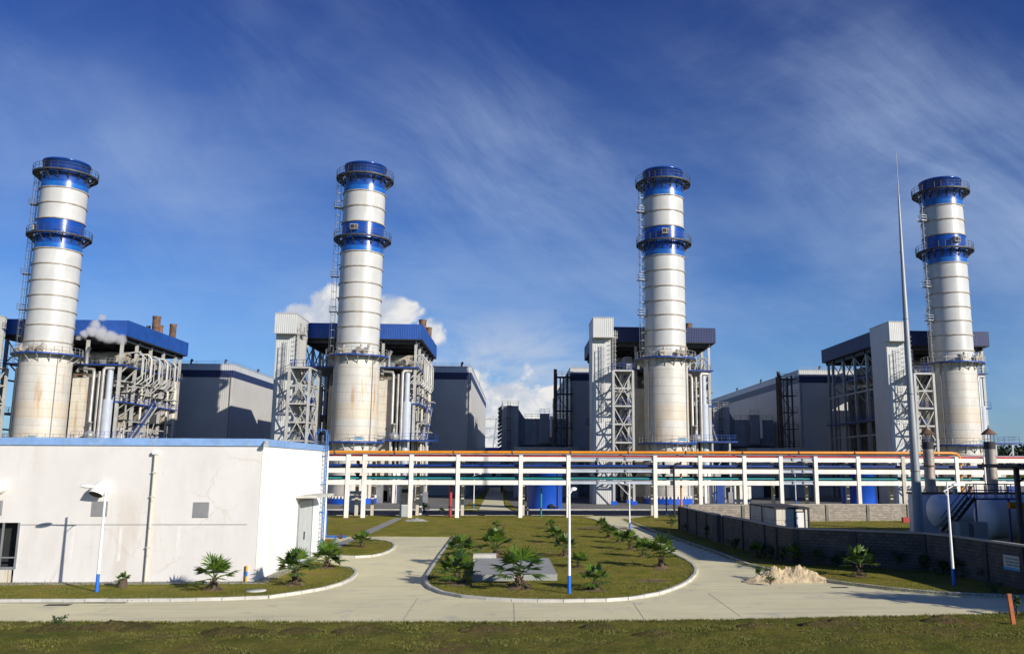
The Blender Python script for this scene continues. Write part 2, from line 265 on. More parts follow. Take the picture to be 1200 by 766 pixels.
# ------------------------------------------------------------------ mesh builder
class MB:
    def __init__(s): s.v=[]; s.f=[]; s.sm=[]
    def add(s,vs,fs,smooth=False):
        o=len(s.v); s.v+=[tuple(x) for x in vs]; s.f+=[tuple(o+i for i in f) for f in fs]; s.sm+=[smooth]*len(fs); return s
    def box(s,x0,x1,y0,y1,z0,z1):
        return s.add([(x0,y0,z0),(x1,y0,z0),(x1,y1,z0),(x0,y1,z0),(x0,y0,z1),(x1,y0,z1),(x1,y1,z1),(x0,y1,z1)],
                     [(0,3,2,1),(4,5,6,7),(0,1,5,4),(1,2,6,5),(2,3,7,6),(3,0,4,7)])
    def bev(s,x0,x1,y0,y1,z0,z1,b):      # box with chamfered vertical edges
        pts=[(x0+b,y0),(x1-b,y0),(x1,y0+b),(x1,y1-b),(x1-b,y1),(x0+b,y1),(x0,y1-b),(x0,y0+b)]
        return s.prism(pts,z0,z1)
    def beam(s,a,b,w,h=None):
        a=Vector(a); b=Vector(b); h=h or w; d=(b-a)
        if d.length<1e-6: return s
        d.normalize(); up=Vector((0,0,1)) if abs(d.z)<.9 else Vector((0,1,0)); r=d.cross(up).normalized()*w/2; u=r.cross(d).normalized()*h/2
        v=[a-r-u,a+r-u,a+r+u,a-r+u,b-r-u,b+r-u,b+r+u,b-r+u]
        return s.add(v,[(0,1,2,3),(7,6,5,4),(0,4,5,1),(1,5,6,2),(2,6,7,3),(3,7,4,0)])
    def tube(s,pts,r,n=10,caps=True):
        pts=[Vector(p) for p in pts]; rr=r if isinstance(r,(list,tuple)) else [r]*len(pts); rings=[]; vs=[]
        prev=None
        for i,p in enumerate(pts):
            if i==0: d=pts[1]-p
            elif i==len(pts)-1: d=p-pts[i-1]
            else: d=(pts[i+1]-p).normalized()+(p-pts[i-1]).normalized()
            d.normalize()
            if prev is None: up=Vector((0,0,1)) if abs(d.z)<.9 else Vector((0,1,0)); a=d.cross(up).normalized()
            else: a=(prev-d*prev.dot(d)).normalized()
            prev=a; b=d.cross(a)
            for k in range(n):
                t=2*math.pi*k/n; vs.append(p+(a*math.cos(t)+b*math.sin(t))*rr[i])
        fs=[(i*n+k,i*n+(k+1)%n,(i+1)*n+(k+1)%n,(i+1)*n+k) for i in range(len(pts)-1) for k in range(n)]
        s.add(vs,fs,True)
        if caps:
            s.add(vs[:n],[tuple(range(n))[::-1]]); s.add(vs[-n:],[tuple(range(n))])
        return s
    def lathe(s,prof,cx=0,cy=0,n=48,smooth=True,a0=0,a1=2*math.pi):
        full=abs(a1-a0-2*math.pi)<1e-6; m=n if full else n+1; vs=[]
        for (r,z) in prof:
            for k in range(m):
                t=a0+(a1-a0)*k/n; vs.append((cx+r*math.cos(t),cy+r*math.sin(t),z))
        fs=[(i*m+k,i*m+(k+1)%m,(i+1)*m+(k+1)%m,(i+1)*m+k) for i in range(len(prof)-1) for k in range(n)]
        return s.add(vs,fs,smooth)
    def prism(s,pts,z0,z1):
        n=len(pts); a=sum(pts[i][0]*pts[(i+1)%n][1]-pts[(i+1)%n][0]*pts[i][1] for i in range(n))
        if a<0: pts=pts[::-1]
        vs=[(x,y,z0) for x,y in pts]+[(x,y,z1) for x,y in pts]
        return s.add(vs,[tuple(range(n))[::-1],tuple(range(n,2*n))]+[(i,(i+1)%n,n+(i+1)%n,n+i) for i in range(n)])
    def rail(s,pts,h=1.1,sp=1.6,r=.035):
        for a,b in zip(pts[:-1],pts[1:]):
            a=Vector(a); b=Vector(b); k=max(1,round((b-a).length/sp))
            for j in range(k+1):
                q=a.lerp(b,j/k); s.beam(q,q+Vector((0,0,h)),r*1.6)
            for hh in (h,h*.55): s.beam(a+Vector((0,0,hh)),b+Vector((0,0,hh)),r*1.7)
        return s
    def build(s,name,m,parent=None,loc=None):
        me=bpy.data.meshes.new(name); me.from_pydata(s.v,[],s.f); me.polygons.foreach_set('use_smooth',s.sm); me.update()
        if m: me.materials.append(m if not isinstance(m,str) else M[m])
        o=bpy.data.objects.new(name,me); C.objects.link(o)
        if parent: o.parent=parent
        if loc: o.location=loc
        return o
def thing(name,label,cat,loc=(0,0,0),group=None,rz=0):
    o=bpy.data.objects.new(name,None); C.objects.link(o); o.empty_display_size=.3; o.location=loc; o.rotation_euler=(0,0,rz)
    return tag(o,label,cat,group)
def tag(o,label,cat,group=None):
    o['label']=label; o['category']=cat
    if group: o['group']=group
    return o
def struct(o): o['kind']='structure'; return o
KIDS={}
def copy_tree(o,parent=None):
    c=o.copy(); C.objects.link(c)
    if parent: c.parent=parent
    for ch in list(o.children): copy_tree(ch,c)
    return c
def dup(o,loc,label,rz=None,scale=None):
    c=copy_tree(o); c.location=loc; c['label']=label
    if rz is not None: c.rotation_euler=(0,0,rz)
    if scale is not None: c.scale=(scale,)*3
    return c
# ------------------------------------------------------------------ ground, roads, lawns
def big_ground():
    b=MB(); b.add([(-4000,-60,-.02),(4000,-60,-.02),(4000,6000,-.02),(-4000,6000,-.02)],[(0,1,2,3)]); return b
struct(big_ground().build('ground','grass_dry'))
def px(l): return [gp(u,v) for u,v in l]
kA=px([(0,705.5),(100,705),(200,704.5),(260,703),(314,701),(352,695.5),(380,690.5),(400,684.8),(411,679.5),(416,675),(417.5,671),(412,667),(398.6,665.3)])
kB=px([(394.8,652.8),(415,653.5),(434.8,652.4),(447,650),(455,647),(460.5,643.5),(462.3,640),(459.6,637),(453,635),(440,633.4),(427,632.6),(415.8,632.4)])
kE=px([(532.4,629),(525,639),(518.7,647.7),(511,659),(502.5,672.4),(499,680),(500,685),(505,690),(518.7,695.6),(541.6,700),(570,702.7),(600,704.3),(630,705),(660,705.3),(709.6,704.4),(735,702.7),(753.4,700),(771,696.8),(785.8,692),(799,686.5),(808.7,680.5),(814.5,674),(815.5,668),(812,662.5),(804,657),(791.6,651),(766.8,639.5),(745.8,629.5),(728.6,621.8),(707.7,613),(694.3,608.5),(682,606)])
kF=px([(733.4,608.5),(740,612),(751.5,616.7),(766,622.4),(782,628),(808.7,637.2),(831.6,645),(848.6,651),(877.2,662.3),(905,669),(935,675.5),(964.9,681),(990,684.5),(1020,688),(1049,691.5),(1084.6,694.8),(1110.4,696.5),(1150,698.5),(1200,700.5),(1260,702),(1400,704)])
near=[(-90,40.5),(-40,37.9),(-20.8,36.9),(-8,36.3),(0,36.0),(10,36.15),(20,36.9),(28,37.6),(45,39.2),(80,43)]
road=near+[(80,49)]+kF[::-1][0:]+[(18.4,111.5),(-5.0,111.5),(-5.4,79.2),(-18,79.2),(-20,60),(-18,41.6),(-90,45.5)]
struct(MB().add([(x,y,.004) for x,y in road],[tuple(range(len(road)))]).build('road','concrete'))
struct(MB().add([(-160,111.5,.004),(200,111.5,.004),(200,126.2,.004),(-160,126.2,.004)],[(0,1,2,3)]).build('plant_road','asphalt'))
struct(MB().add([(-200,127.6,.006),(200,127.6,.006),(200,300,.006),(-200,300,.006)],[(0,1,2,3)]).build('plant_yard','yard'))
al=[gp(561,597),gp(566,588),gp(574,571),gp(588.5,571),gp(590.5,588),gp(592,594),gp(600,598)]
struct(MB().add([(x,y,.014) for x,y in al],[tuple(range(len(al)))][::-1]).build('alley_road','concrete'))
vg=[gp(541,598.5),gp(553,587),gp(571,571),gp(573.6,571),gp(565.4,588),gp(560,597),gp(556,599.6)]
struct(MB().prism(vg,0,.09).build('verge','grass'))
vg2=[gp(592.5,594),gp(591,588),gp(589,571),gp(592,571),gp(596,588),gp(606,597),gp(600,597)]
struct(MB().prism(vg2,0,.09).build('verge','grass'))
def lawn(pts,name='lawn',z=.085,m='grass'):
    return struct(MB().prism(pts,-.01,z).build(name,m))
def kerb(path,w=.17,h=.15,name='kerb',side=1,m='kerb'):
    b=MB(); 
    for (x0,y0),(x1,y1) in zip(path[:-1],path[1:]):
        a=Vector((x0,y0,0)); c=Vector((x1,y1,0)); L=(c-a).length; k=max(1,round(L/1.0)); d=(c-a)/L
        for j in range(k):
            p0=a+(c-a)*(j/k)+d*.012; p1=a+(c-a)*((j+1)/k)-d*.008; zz=h/2+random.uniform(-.006,.006)
            b.beam(p0+Vector((0,0,zz)),p1+Vector((0,0,zz)),w,h)
    return struct(b.build(name,m))
WX=-14.1; WY=48.2; WY2=64.3; WL=-60
kA0=[(-70,44.0),(-40,42.6)]+kA
lawn(kA0+[(WX+1.0,62.5),(WX+.6,47.6),(-70,49)])
kerb(kA0)
lawn(kB+[gp(405,638),gp(396,644)]); kerb(kB)
lawn([gp(381,640.5),gp(395,632),gp(379,632)],'verge',.06)
lawnE=kE+[(10.2,111.3),(-40,111.3),(-40,79.6)]+[gp(380,627.5)]
lawn(lawnE); kerb(kE)
lawn(kF+[(95,47),(120,111.3),(18.0,111.3)]); kerb(kF)
kerb([(-60,126.3),(-5.6,126.3)]); kerb([(1.5,126.3),(60,126.3),(120,126.3)]); kerb([(-60,111.4),(10,111.4)],.14,.12)
struct(MB().prism([(-60,126.45),(-7,126.45),(-7,128),(-60,128)],0,.08).build('verge','grass')); struct(MB().prism([(1.5,126.45),(120,126.45),(120,127.6),(1.5,127.6)],0,.08).build('verge','grass_dry'))
def front_grass():
    nx,ny=420,76; vs=[]; fs=[]
    def ed(x):
        for (a,b_) in zip(near[:-1],near[1:]):
            if a[0]<=x<=b_[0]: return a[1]+(b_[1]-a[1])*(x-a[0])/(b_[0]-a[0])
        return 36
    for j in range(ny+1):
        for i in range(nx+1):
            x=-34+68*i/nx; e=ed(x)+.10*mn.noise(Vector((x*1.7,0,3)))+.05; y=e-14*(j/ny)
            h=.055*mn.fractal(Vector((x*.55,y*.9,0)),.9,2,4)+.05*mn.fractal(Vector((x*2.2,y*3.2,4)),.8,2.1,4)
            rut=.05*math.sin((y*1.9-x*.35)+.8*mn.noise(Vector((x*.2,y*.2,9))))*max(0,mn.noise(Vector((x*.12,y*.2,2)))+.25)
            vs.append((x,y,.035+h+rut if 0<j<ny else -.03))
    for j in range(ny):
        for i in range(nx): k=j*(nx+1)+i; fs.append((k,k+nx+1,k+nx+2,k+1))
    return struct(MB().add(vs,fs,True).build('front_grass','grass_dry'))
front_grass()
# footpaths
struct(MB().add([(*gp(u,v),.100) for u,v in ((419,626.5),(434,626.5),(472,607.8),(463,607.5))],[(0,1,2,3)]).build('footpath','path'))
struct(MB().add([(*gp(u,v),.112) for u,v in ((379,643),(380,649),(396,644),(417,633),(409,632.4))],[(0,1,2,3,4)]).build('footpath','path'))
# apron round the white building
struct(MB().box(WL,WX+.75,WY-.75,WY-.003,-.01,.12).build('apron','path')); struct(MB().box(WX+.003,WX+.75,WY,WY2+1,-.01,.12).build('apron','path'))
struct(MB().prism([(WX+.76,58.3),gp(399,664),gp(398,660),gp(380,650),(WX+.76,66)],-.01,.105).build('door_apron','concrete'))
# expansion joints sawn into the paving, and stains of soil
jb=MB()
for a,b in (((472,727),(490,700)),((603,727),(602,706)),((755,725),(742,706)),((500,652),(470,652)),((868,722),(830,695))):
    p0=gp(*a); p1=gp(*b); jb.beam((*p0,.006),(*p1,.006),.022,.008)
struct(jb.build('paving_joint','path'))
# ------------------------------------------------------------------ white workshop, left
def r8(b,x0,x1,y0,y1,z0,z1): return b.box(x0,x1,y0,y1,z0,z1)
wb=thing('workshop_building','long low white rendered building with a sky blue roof fascia at left','building',(WX,WY,0))
Lx=WL-WX; D=WY2-WY
dX0=at(-60,640,WY)[0]-WX; dX1=at(19,640,WY)[0]-WX; dz1=at(19,612,WY)[2]; dz0=at(12,666,WY)[2]
b=MB(); b.box(Lx,dX0,0,D,0,7.38); b.box(dX0,dX1,0,D,dz1,7.38); b.box(dX0,dX1,.25,D,0,.4); b.box(dX1,-.004,0,D,0,7.38); b.build('front_wall','render_f',wb)
MB().box(-.004,.02,-.02,D,0,7.38).build('side_wall','render_s',wb)
MB().box(dX0,dX1,.6,5,.4,dz1).build('dark_opening','dark',wb)
b=MB(); b.box(Lx,.10,-.10,D+.1,7.38,7.78); b.box(Lx,0,.1,D-.1,7.7,7.74); b.build('roof_fascia','fascia',wb)
b=MB(); zm=at(200,614.3,WY)[2]; b.box(dX1,-.6,-.012,0,zm-.02,zm+.02)
b.build('render_joint','grey_panel',wb)
for u in (82,139,207): x=at(u,650,WY)[0]-WX; MB().box(x-.08,x+.08,-.006,0,1.2,zm-.1).build('filler_strip','filler',wb)
fr=MB(); fr.box(dX1,dX1+.1,-.05,.1,dz0,dz1); fr.box(dX0,dX1,-.03,.05,dz0-.05,dz0+.1); fr.box(dX0,dX1,-.03,.05,dz0+.55,dz0+.62); x=at(1.5,640,WY)[0]-WX; fr.box(x-.04,x+.04,-.02,.06,dz0,dz1); fr.build('opening_frame','steel_g',wb)
MB().box(dX0,dX1-.12,-.03,.04,.1,dz0-.05).build('shutter','casing',wb)
for u0,v0,u1,v1 in ((107,587,127,604.5),(226,588,245.5,606),(-14,586,4,603.5)):
    A=at(u0,v1,WY); B=at(u1,v0,WY); fp=MB().box(A[0]-WX,B[0]-WX,-.045,0,A[2],B[2]).build('wall_vent','grey_panel',wb)
    lb=MB()
    for k in range(9): z=A[2]+(B[2]-A[2])*(k+.5)/9; lb.box(A[0]-WX+.06,B[0]-WX-.06,-.06,-.045,z-.012,z+.012)
    lb.build('slats','steel_g',fp)
for u,v in ((118,575),(-3,573)):
    A=at(u,v,WY-.25); hd=MB(); cx=A[0]-WX; 
    hd.tube([(cx,-.02,A[2]+.12),(cx,-.25,A[2]+.14),(cx-.05,-.50,A[2]+.04),(cx-.08,-.62,A[2]-.18)],[.38,.38,.37,.36],16,caps=False); ho=hd.build('vent_hood','white',wb)
    MB().tube([(cx-.078,-.615,A[2]-.165),(cx-.06,-.53,A[2]-.02)],.35,16).build('vent_mouth','dark',ho)
xd=at(177,600,WY-.1)[0]-WX; dp=MB(); dp.tube([(xd,-.12,.12),(xd,-.12,at(178,532,WY)[2])],.075,10); 
for z in (1.9,4.6,5.9): dp.box(xd-.1,xd+.1,-.2,0,z,z+.05)
dpo=dp.build('drainpipe','casing',wb); MB().box(xd-.14,xd+.14,-.26,0,at(178,532,WY)[2],at(178,528.5,WY)[2]).build('rain_head','white',dpo)
# side wall: door, canopy, ladder, pipe
def sy(u,v,X=WX):           # point on the side wall plane X
    d=ray(u,v); t=X/d[0]; return d[1]*t, H+d[2]*t
y0=sy(348,620)[0]-WY; y1=sy(363.5,620)[0]-WY; zt=sy(355,587)[1]
dr=MB(); dr.box(.02,.07,y0,y1,.12,zt); dro=dr.build('door','door',wb)
MB().box(.068,.08,y0+.1,(y0+y1)/2-.05,.3,zt-.1).build('door_leaf','door',dro); MB().box(.068,.08,(y0+y1)/2+.02,y1-.1,.3,zt-.1).build('door_leaf','door',dro)
MB().box(.08,.14,(y0+y1)/2-.35,(y0+y1)/2-.22,1.5,2.0).build('handle','dark',dro)
b=MB(); b.box(.02,.1,y0-.12,y0,.12,zt+.12); b.box(.02,.1,y1,y1+.12,.12,zt+.12); b.box(.02,.1,y0,y1,zt,zt+.12); b.build('door_frame','steel_g',wb)
MB().box(.02,1.35,y0-.9,y1+.8,zt+.28,zt+.42).build('door_canopy','kerb',wb)
yl=sy(374.5,600)[0]-WY; ld=MB()
for s in (-.28,.28): ld.tube([(.28,yl+s,.25),(.28,yl+s,8.5),(.20,yl+s,8.85),(-.25,yl+s,8.95),(-.5,yl+s,8.6),(-.5,yl+s,7.8)],.045,6)
for k in range(26): ld.beam((.28,yl-.28,.5+k*.3),(.28,yl+.28,.5+k*.3),.035)
for z in (1,3,5,7): ld.beam((0,yl-.28,z),(.28,yl-.28,z),.06); ld.beam((0,yl+.28,z),(.28,yl+.28,z),.06)
ld.build('ladder','blue_rail',wb)
yp=D-.5; MB().tube([(.16,yp,.12),(.16,yp,7.4)],.11,10).build('downpipe','white',wb)
b=MB(); b.box(.12,.3,-.2,-.02,7.5,7.68); b.tube([(.15,-.15,7.55),(.28,-.42,7.42)],[.10,.14],10); b.build('floodlight','sign',wb)
b=MB(); b.rail([(Lx,D-.5,7.76),(0,D-.5,7.76)],.32,3,.02); b.build('roof_rail','steel_g',wb)
# ------------------------------------------------------------------ one generating unit, modelled round its chimney axis
S=[(-81.24,149.31),(-28.28,149.31),(26.67,149.31),(80.06,149.31)]
RL,RU=3.95,3.70
def stack():
    t=thing('chimney_stack','','chimney',(S[1][0],S[1][1],0),'four tall boiler chimneys')
    b=MB(); b.lathe([(RL,0),(RL,26.0),(RL-.05,26.3),(RU,26.6)],n=64); b.build('lower_shaft','stack_lo',t)
    b=MB(); b.lathe([(RU,26.5),(RU,44.07)],n=64); b.lathe([(RU,49.57),(RU,55.26)],n=64); b.build('upper_shaft','stack_up',t)
    for z0,z1,zp in ((44.07,49.57,45.05),(55.26,60.4,56.3)):
        o=MB().lathe([(RU,zp),(RU,z1)] if z1<60 else [(RU,zp),(RU,z1),(RU+.12,z1),(RU+.12,z1+.25),(RU-.15,z1+.25),(RU-.15,z1-3)],n=64).build('blue_band','blue_gloss',t)
        MB().lathe([(RU,z0),(RU,zp)],n=64).build('faded_edge','blue_pale',o)
    for z in (55.26,52.45,49.57,44.07,41.33,38.39,35.71,33.14,30.47,27.57):
        MB().lathe([(RU,z-.11),(RU+.16,z-.11),(RU+.16,z+.07),(RU,z+.07)],n=64,smooth=False).build('stiffening_ring','ring',t)
    for zp,r0,r1,m in ((58.2,RU,5.1,'steel_d'),(46.7,RU,5.05,'steel_d'),(25.35,RL,5.4,'blue'),(10.4,RL,5.2,'blue')):
        n=32
        b=MB(); b.lathe([(r1-.05,zp-.16),(r1+.03,zp-.16),(r1+.03,zp+.12),(r1-.05,zp+.12)],n=n,smooth=False)
        dk=b.build('service_platform',m,t)
        d=MB(); d.lathe([(r0+.28 if zp>40 else r0,zp),(r1,zp),(r1,zp+.05),(r0+.28 if zp>40 else r0,zp+.05)],n=n,smooth=False); d.build('deck','steel_g' if zp>40 else 'steel_w',dk)
        rl=MB(); nn=28
        for k in range(nn):
            a=2*math.pi*k/nn; a2=2*math.pi*(k+1)/nn; p0=Vector((r1*math.cos(a),r1*math.sin(a),zp+.1)); p1=Vector((r1*math.cos(a2),r1*math.sin(a2),zp+.1))
            rl.beam(p0,p0+Vector((0,0,1.15)),.06)
            for hh in (.6,1.15): rl.beam(p0+Vector((0,0,hh)),p1+Vector((0,0,hh)),.05)
        rl.build('railing','steel_d' if zp>40 else 'steel_g',dk)
        bm=MB(); rr=r0; bm.beam((rr,0,zp-1.35),(r1-.1,0,zp-.12),.12); bm.beam((rr,0,zp-.08),(r1,0,zp-.08),.12); bm.beam((rr+.05,0,zp-1.5),(rr+.05,0,zp),.10)
        first=None
        for k in range(16):
            if first is None: first=bm.build('bracket','steel_d' if zp>40 else 'steel_w',dk); o=first
            else: o=first.copy(); C.objects.link(o); o.parent=dk
            o.rotation_euler=(0,0,2*math.pi*(k+.5)/16)
    # caged ladder on the left
    a=R(192); lx,ly=math.cos(a),math.sin(a); tx,ty=-ly,lx
    b=MB()
    def P(r,s,z): return (lx*r+tx*s,ly*r+ty*s,z)
    for s in (-.25,.25): b.beam(P(RU+.45,s,25.4),P(RU+.45,s,59.5),.07)
    for k in range(int(34/.6)): b.beam(P(RU+.45,-.25,25.6+k*.6),P(RU+.45,.25,25.6+k*.6),.045)
    for k in range(int(34/1.4)):
        z=25.9+k*1.4; pts=[P(RU+.45,-.35,z),P(RU+.95,-.42,z),P(RU+1.25,0,z),P(RU+.95,.42,z),P(RU+.45,.35,z)]
        for q0,q1 in zip(pts[:-1],pts[1:]): b.beam(q0,q1,.05)
    for rr,s in ((RU+.95,-.42),(RU+1.25,0),(RU+.95,.42)): b.beam(P(rr,s,26.5),P(rr,s,58.3),.045)
    for z in (30,36,42,50,54): b.beam(P(RU,-.25,z),P(RU+.45,-.25,z),.08); b.beam(P(RU,.25,z),P(RU+.45,.25,z),.08)
    lo=b.build('ladder','steel_g',t)
    for z in (33.4,39.8,52.6):
        q=MB(); q.beam(P(RU+.1,0,z),P(RU+1.5,0,z),1.3,.08); q.rail([P(RU+.3,-.65,z),P(RU+1.5,-.65,z),P(RU+1.5,.65,z),P(RU+.3,.65,z)],1.0,1,.03); q.build('rest_platform','steel_g',lo)
    # instrument cabinet on the middle platform; fan sets on the lower platform
    b=MB(); a=R(-100); 
    cx,cy=math.cos(a)*(RU+.35),math.sin(a)*(RU+.35); b.box(cx-.8,cx+.5,cy-.3,cy+.3,47.8,48.75); co_=b.build('instrument_box','grey_panel',t)
    MB().box(cx-.7,cx-.05,cy-.34,cy-.30,47.95,48.6).build('panel','dark',co_); MB().box(cx+.1,cx+.4,cy-.34,cy-.30,47.95,48.6).build('panel','rusty',co_)
    for aa in (-118,-78,-62):
        a=R(aa); cx,cy=math.cos(a)*(RU+.75),math.sin(a)*(RU+.75)
        b=MB(); b.tube([(cx-.5,cy,26.2),(cx+.45,cy,26.2)],.36,12); b.tube([(cx,cy,25.5),(cx,cy,26.2)],.15,8); b.tube([(cx+.3,cy,26.3),(cx+.5,cy,27.1)],.22,8); b.box(cx-.3,cx+.2,cy-.25,cy+.25,25.5,25.9)
        b.build('fan_unit','machinery',t)
    # base skirt and holding-down brackets
    b=MB(); b.lathe([(RL+.35,0),(RL+.35,.9),(RL,.95)],n=48,smooth=False); sk=b.build('base_skirt','tankblue',t)
    lug=MB().box(RL+.1,RL+.3,-.09,.09,.92,1.36).build('anchor_lug','rackc',sk)
    for k in range(1,40): o=lug.copy(); C.objects.link(o); o.parent=sk; o.rotation_euler=(0,0,2*math.pi*k/40)
    b=MB(); y=-5.28; b.box(1.0,2.6,y-.03,y,10.75,11.35); sg=b.build('sign_plate','sign',t); MB().box(1.15,2.45,y-.045,y-.03,10.8,11.02).build('blue_panel','cyan',sg)
    MB().box(1.2,2.2,y-.045,y-.03,11.12,11.22).build('blue_panel','lettering',sg)
    # conduits down the shaft
    b=MB(); 
    for aa in (-38,-150): a=R(aa); b.tube([((RL+.12)*math.cos(a),(RL+.12)*math.sin(a),1),((RL+.12)*math.cos(a),(RL+.12)*math.sin(a),25)],.07,6)
    b.build('conduit','steel_g',t)
    return t
def boiler():
    t=thing('boiler_house','','boiler house',(S[1][0],S[1][1],0),'boiler houses behind the chimneys')
    x0,x1,y0,y1=-12.0,10.6,5.6,34.0
    o=MB().box(x0,x1,y0,y1,29.45,32.25).build('canopy_roof','canopy',t); MB().box(x0+.08,x1-.08,y0+.08,y1-.08,29.3,29.44).build('soffit','soffit',o)
    b=MB()
    for y in (7,12.5,18,23.5,29,33): b.box(x0+.6,x1-.6,y-.12,y+.12,28.7,29.28)
    for x in (-11,-4,3,9.5): b.box(x-.12,x+.12,y0+.5,y1-.5,28.65,29.25)
    b.build('roof_truss','steel_d',t)
    for x,y,r,h in ((7.5,26.5,.55,2.6),(8.8,21.5,.75,3.6),(6.9,22.5,.35,1.8),(9.3,28.5,.65,3.2)):
        v=MB(); v.tube([(x,y,32.2),(x,y,32.2+h)],r,14); v.tube([(x,y,32.2+h-.35),(x,y,32.2+h)],r+.06,14); v.build('roof_vent','rusty',t)
    cols=[(x,y) for x in (-10.8,9.4) for y in (6.6,12.6,18.6,24.6,30.6,33.2)]+[(3.4,6.6),(-4.5,6.6),(0,33.2)]
    for x,y in cols: MB().box(x-.24,x+.24,y-.24,y+.24,0,28.7).build('column','steel_w' if x>0 else 'steel_g',t)  # left columns get darker steel, painting in their shaded side
    # casing
    b=MB(); b.box(-6.2,6.3,8.2,33,3,23.2); b.build('boiler_casing','lagging',t)
    b=MB(); b.box(1.75,5.3,5.7,8.19,2,21.9); b.build('inlet_casing','casing',t)
    b=MB(); b.box(-5.8,-3.2,4.9,8.19,1,20.6); b.build('inlet_casing','casing',t)
    for y in (10,14.5,19,23.5,28): MB().box(6.3,6.75,y-.2,y+.2,3,23.1).build('buckstay','steel_w',t); MB().box(-6.65,-6.2,y-.2,y+.2,3,23.1).build('buckstay','steel_w',t)
    # legs and dark undercroft
    b=MB(); b.box(-5.5,5.6,9,32,0,3); b.build('undercroft','dark',t)
    # drums and roof plant on the top floor
    for (xa,ya,xb,yb,z,r) in ((-8,13,8,13,26.4,1.0),(-8,19,8,19,26.2,.9),(-7,25,8,25,26.5,1.05),(6.9,9,6.9,12,25.6,.5)):
        MB().tube([(xa,ya,z),(xa+.01*(xb-xa),ya+.01*(yb-ya),z),(xb,yb,z)],[r*.6,r,r],16).build('steam_drum','machinery',t)
    rnd=random.Random(5)
    for k in range(26):
        x=rnd.uniform(-9,8.6); y=rnd.uniform(7,31); s=rnd.uniform(.25,.75); hgt=rnd.uniform(.8,3.2)
        b=MB()
        if k%2: b.box(x-s,x+s,y-s,y+s,24.5,24.5+hgt)
        else: b.tube([(x,y,24.5),(x,y,24.5+hgt)],s*.45,10); b.tube([(x,y,24.5+hgt*.6),(x+s*2,y,24.5+hgt*.6)],s*.2,8)
        b.build('roof_plant',('machinery','pipe_s','steel_g')[k%3],t)
    # decks
    def deck(pts_box,z,rails,mt='blue'):
        xa,xb,ya,yb=pts_box
        d=MB(); d.box(xa,xb,ya,yb,z-.14,z+.02); o=d.build('floor_deck','steel_g',t)
        e=MB(); e.box(xa-.06,xb+.06,ya-.08,ya,z-.16,z+.08); e.box(xb,xb+.07,ya,yb,z-.16,z+.08); e.box(xa-.07,xa,ya,yb,z-.16,z+.08); e.build('edge_beam',mt,o)
        if rails:
            r=MB(); r.rail(rails,1.1,1.5,.028); r.build('railing',('blue' if z<20 else 'steel_g'),o)
        return o
    deck((-10.6,10.0,5.9,33.4),24.25,[(-10.6,33.4,24.3),(-10.6,5.95,24.3),(10,5.95,24.3),(10,33.4,24.3)])
    deck((6.8,10.4,6.3,31),17.6,[(6.8,6.35,17.6),(10.35,6.35,17.6),(10.35,31,17.6)])
    deck((-11.8,-6.3,6.3,33),15.4,[(-11.75,33,15.4),(-11.75,6.35,15.4),(-6.4,6.35,15.4)])
    deck((3.5,13.6,3.2,10),10.9,[(3.6,3.25,11),(13.5,3.25,11),(13.5,10,11)])
    deck((6.8,10.4,10.1,31),10.9,[(10.35,10.1,11),(10.35,31,11)])
    # bracket struts below the decks
    for y in (8,12,16,20,24,28,32):
        b=MB(); b.beam((10.0,y,24.1),(6.4,y,20.3),.22); b.build('strut','steel_w',t)
        b=MB(); b.beam((-10.6,y,24.1),(-6.2,y,19.6),.22); b.build('strut','steel_w',t)
        if y<31: b=MB(); b.beam((10.2,y,17.4),(6.6,y,14.4),.2); b.build('strut','steel_w',t)
    for y0_,y1_ in ((6.6,12.6),(12.6,18.6),(18.6,24.6),(24.6,30.6)):
        b=MB(); b.beam((-10.8,y0_,24.4),(-10.8,y1_,28.6),.16); b.beam((-10.8,y1_,24.4),(-10.8,y0_,28.6),.16); b.build('cross_brace','steel_g',t)
    for z in (21.4,12.6): MB().box(9.3,9.55,6.6,33.2,z-.15,z+.15).build('side_beam','steel_w',t); MB().box(-10.95,-10.7,6.6,33.2,z-.15,z+.15).build('side_beam','steel_w',t)
    # jacketed pipes: downcomers in front
    def pipe(pts,r,m='pipe_s'): return MB().tube(pts,r,12).build('pipe',m,t)
    pipe([(5.7,5.0,1),(5.7,5.0,22.6),(5.5,5.2,23.2),(3.0,5.3,23.4),(2.6,5.3,22.8)],.30)
    pipe([(6.55,5.3,1),(6.55,5.3,22.9)],.24); pipe([(7.35,5.0,1),(7.35,5.0,23.1),(7.6,5.2,23.5),(8.9,5.6,23.5)],.30)
    pipe([(1.0,4.4,1),(1.0,4.4,19),(1.1,4.6,24.6)],.24,'rusty'); pipe([(1.5,4.8,9),(1.5,4.8,21.4),(2.4,5.0,22.2),(4.6,5.0,22.3)],.13,'rusty')
    MB().tube([(8.1,5.9,1),(8.1,5.9,17.9)],.85,18).build('duct','steel_b',t); MB().tube([(8.1,5.9,17.9),(8.1,5.9,23.6)],.52,16).build('duct','steel_b',t)
    pipe([(-2.2,5,1),(-2.2,5,21),(-3.4,5.6,22)],.3); pipe([(-7.5,5,1),(-7.5,5,23.4)],.35)
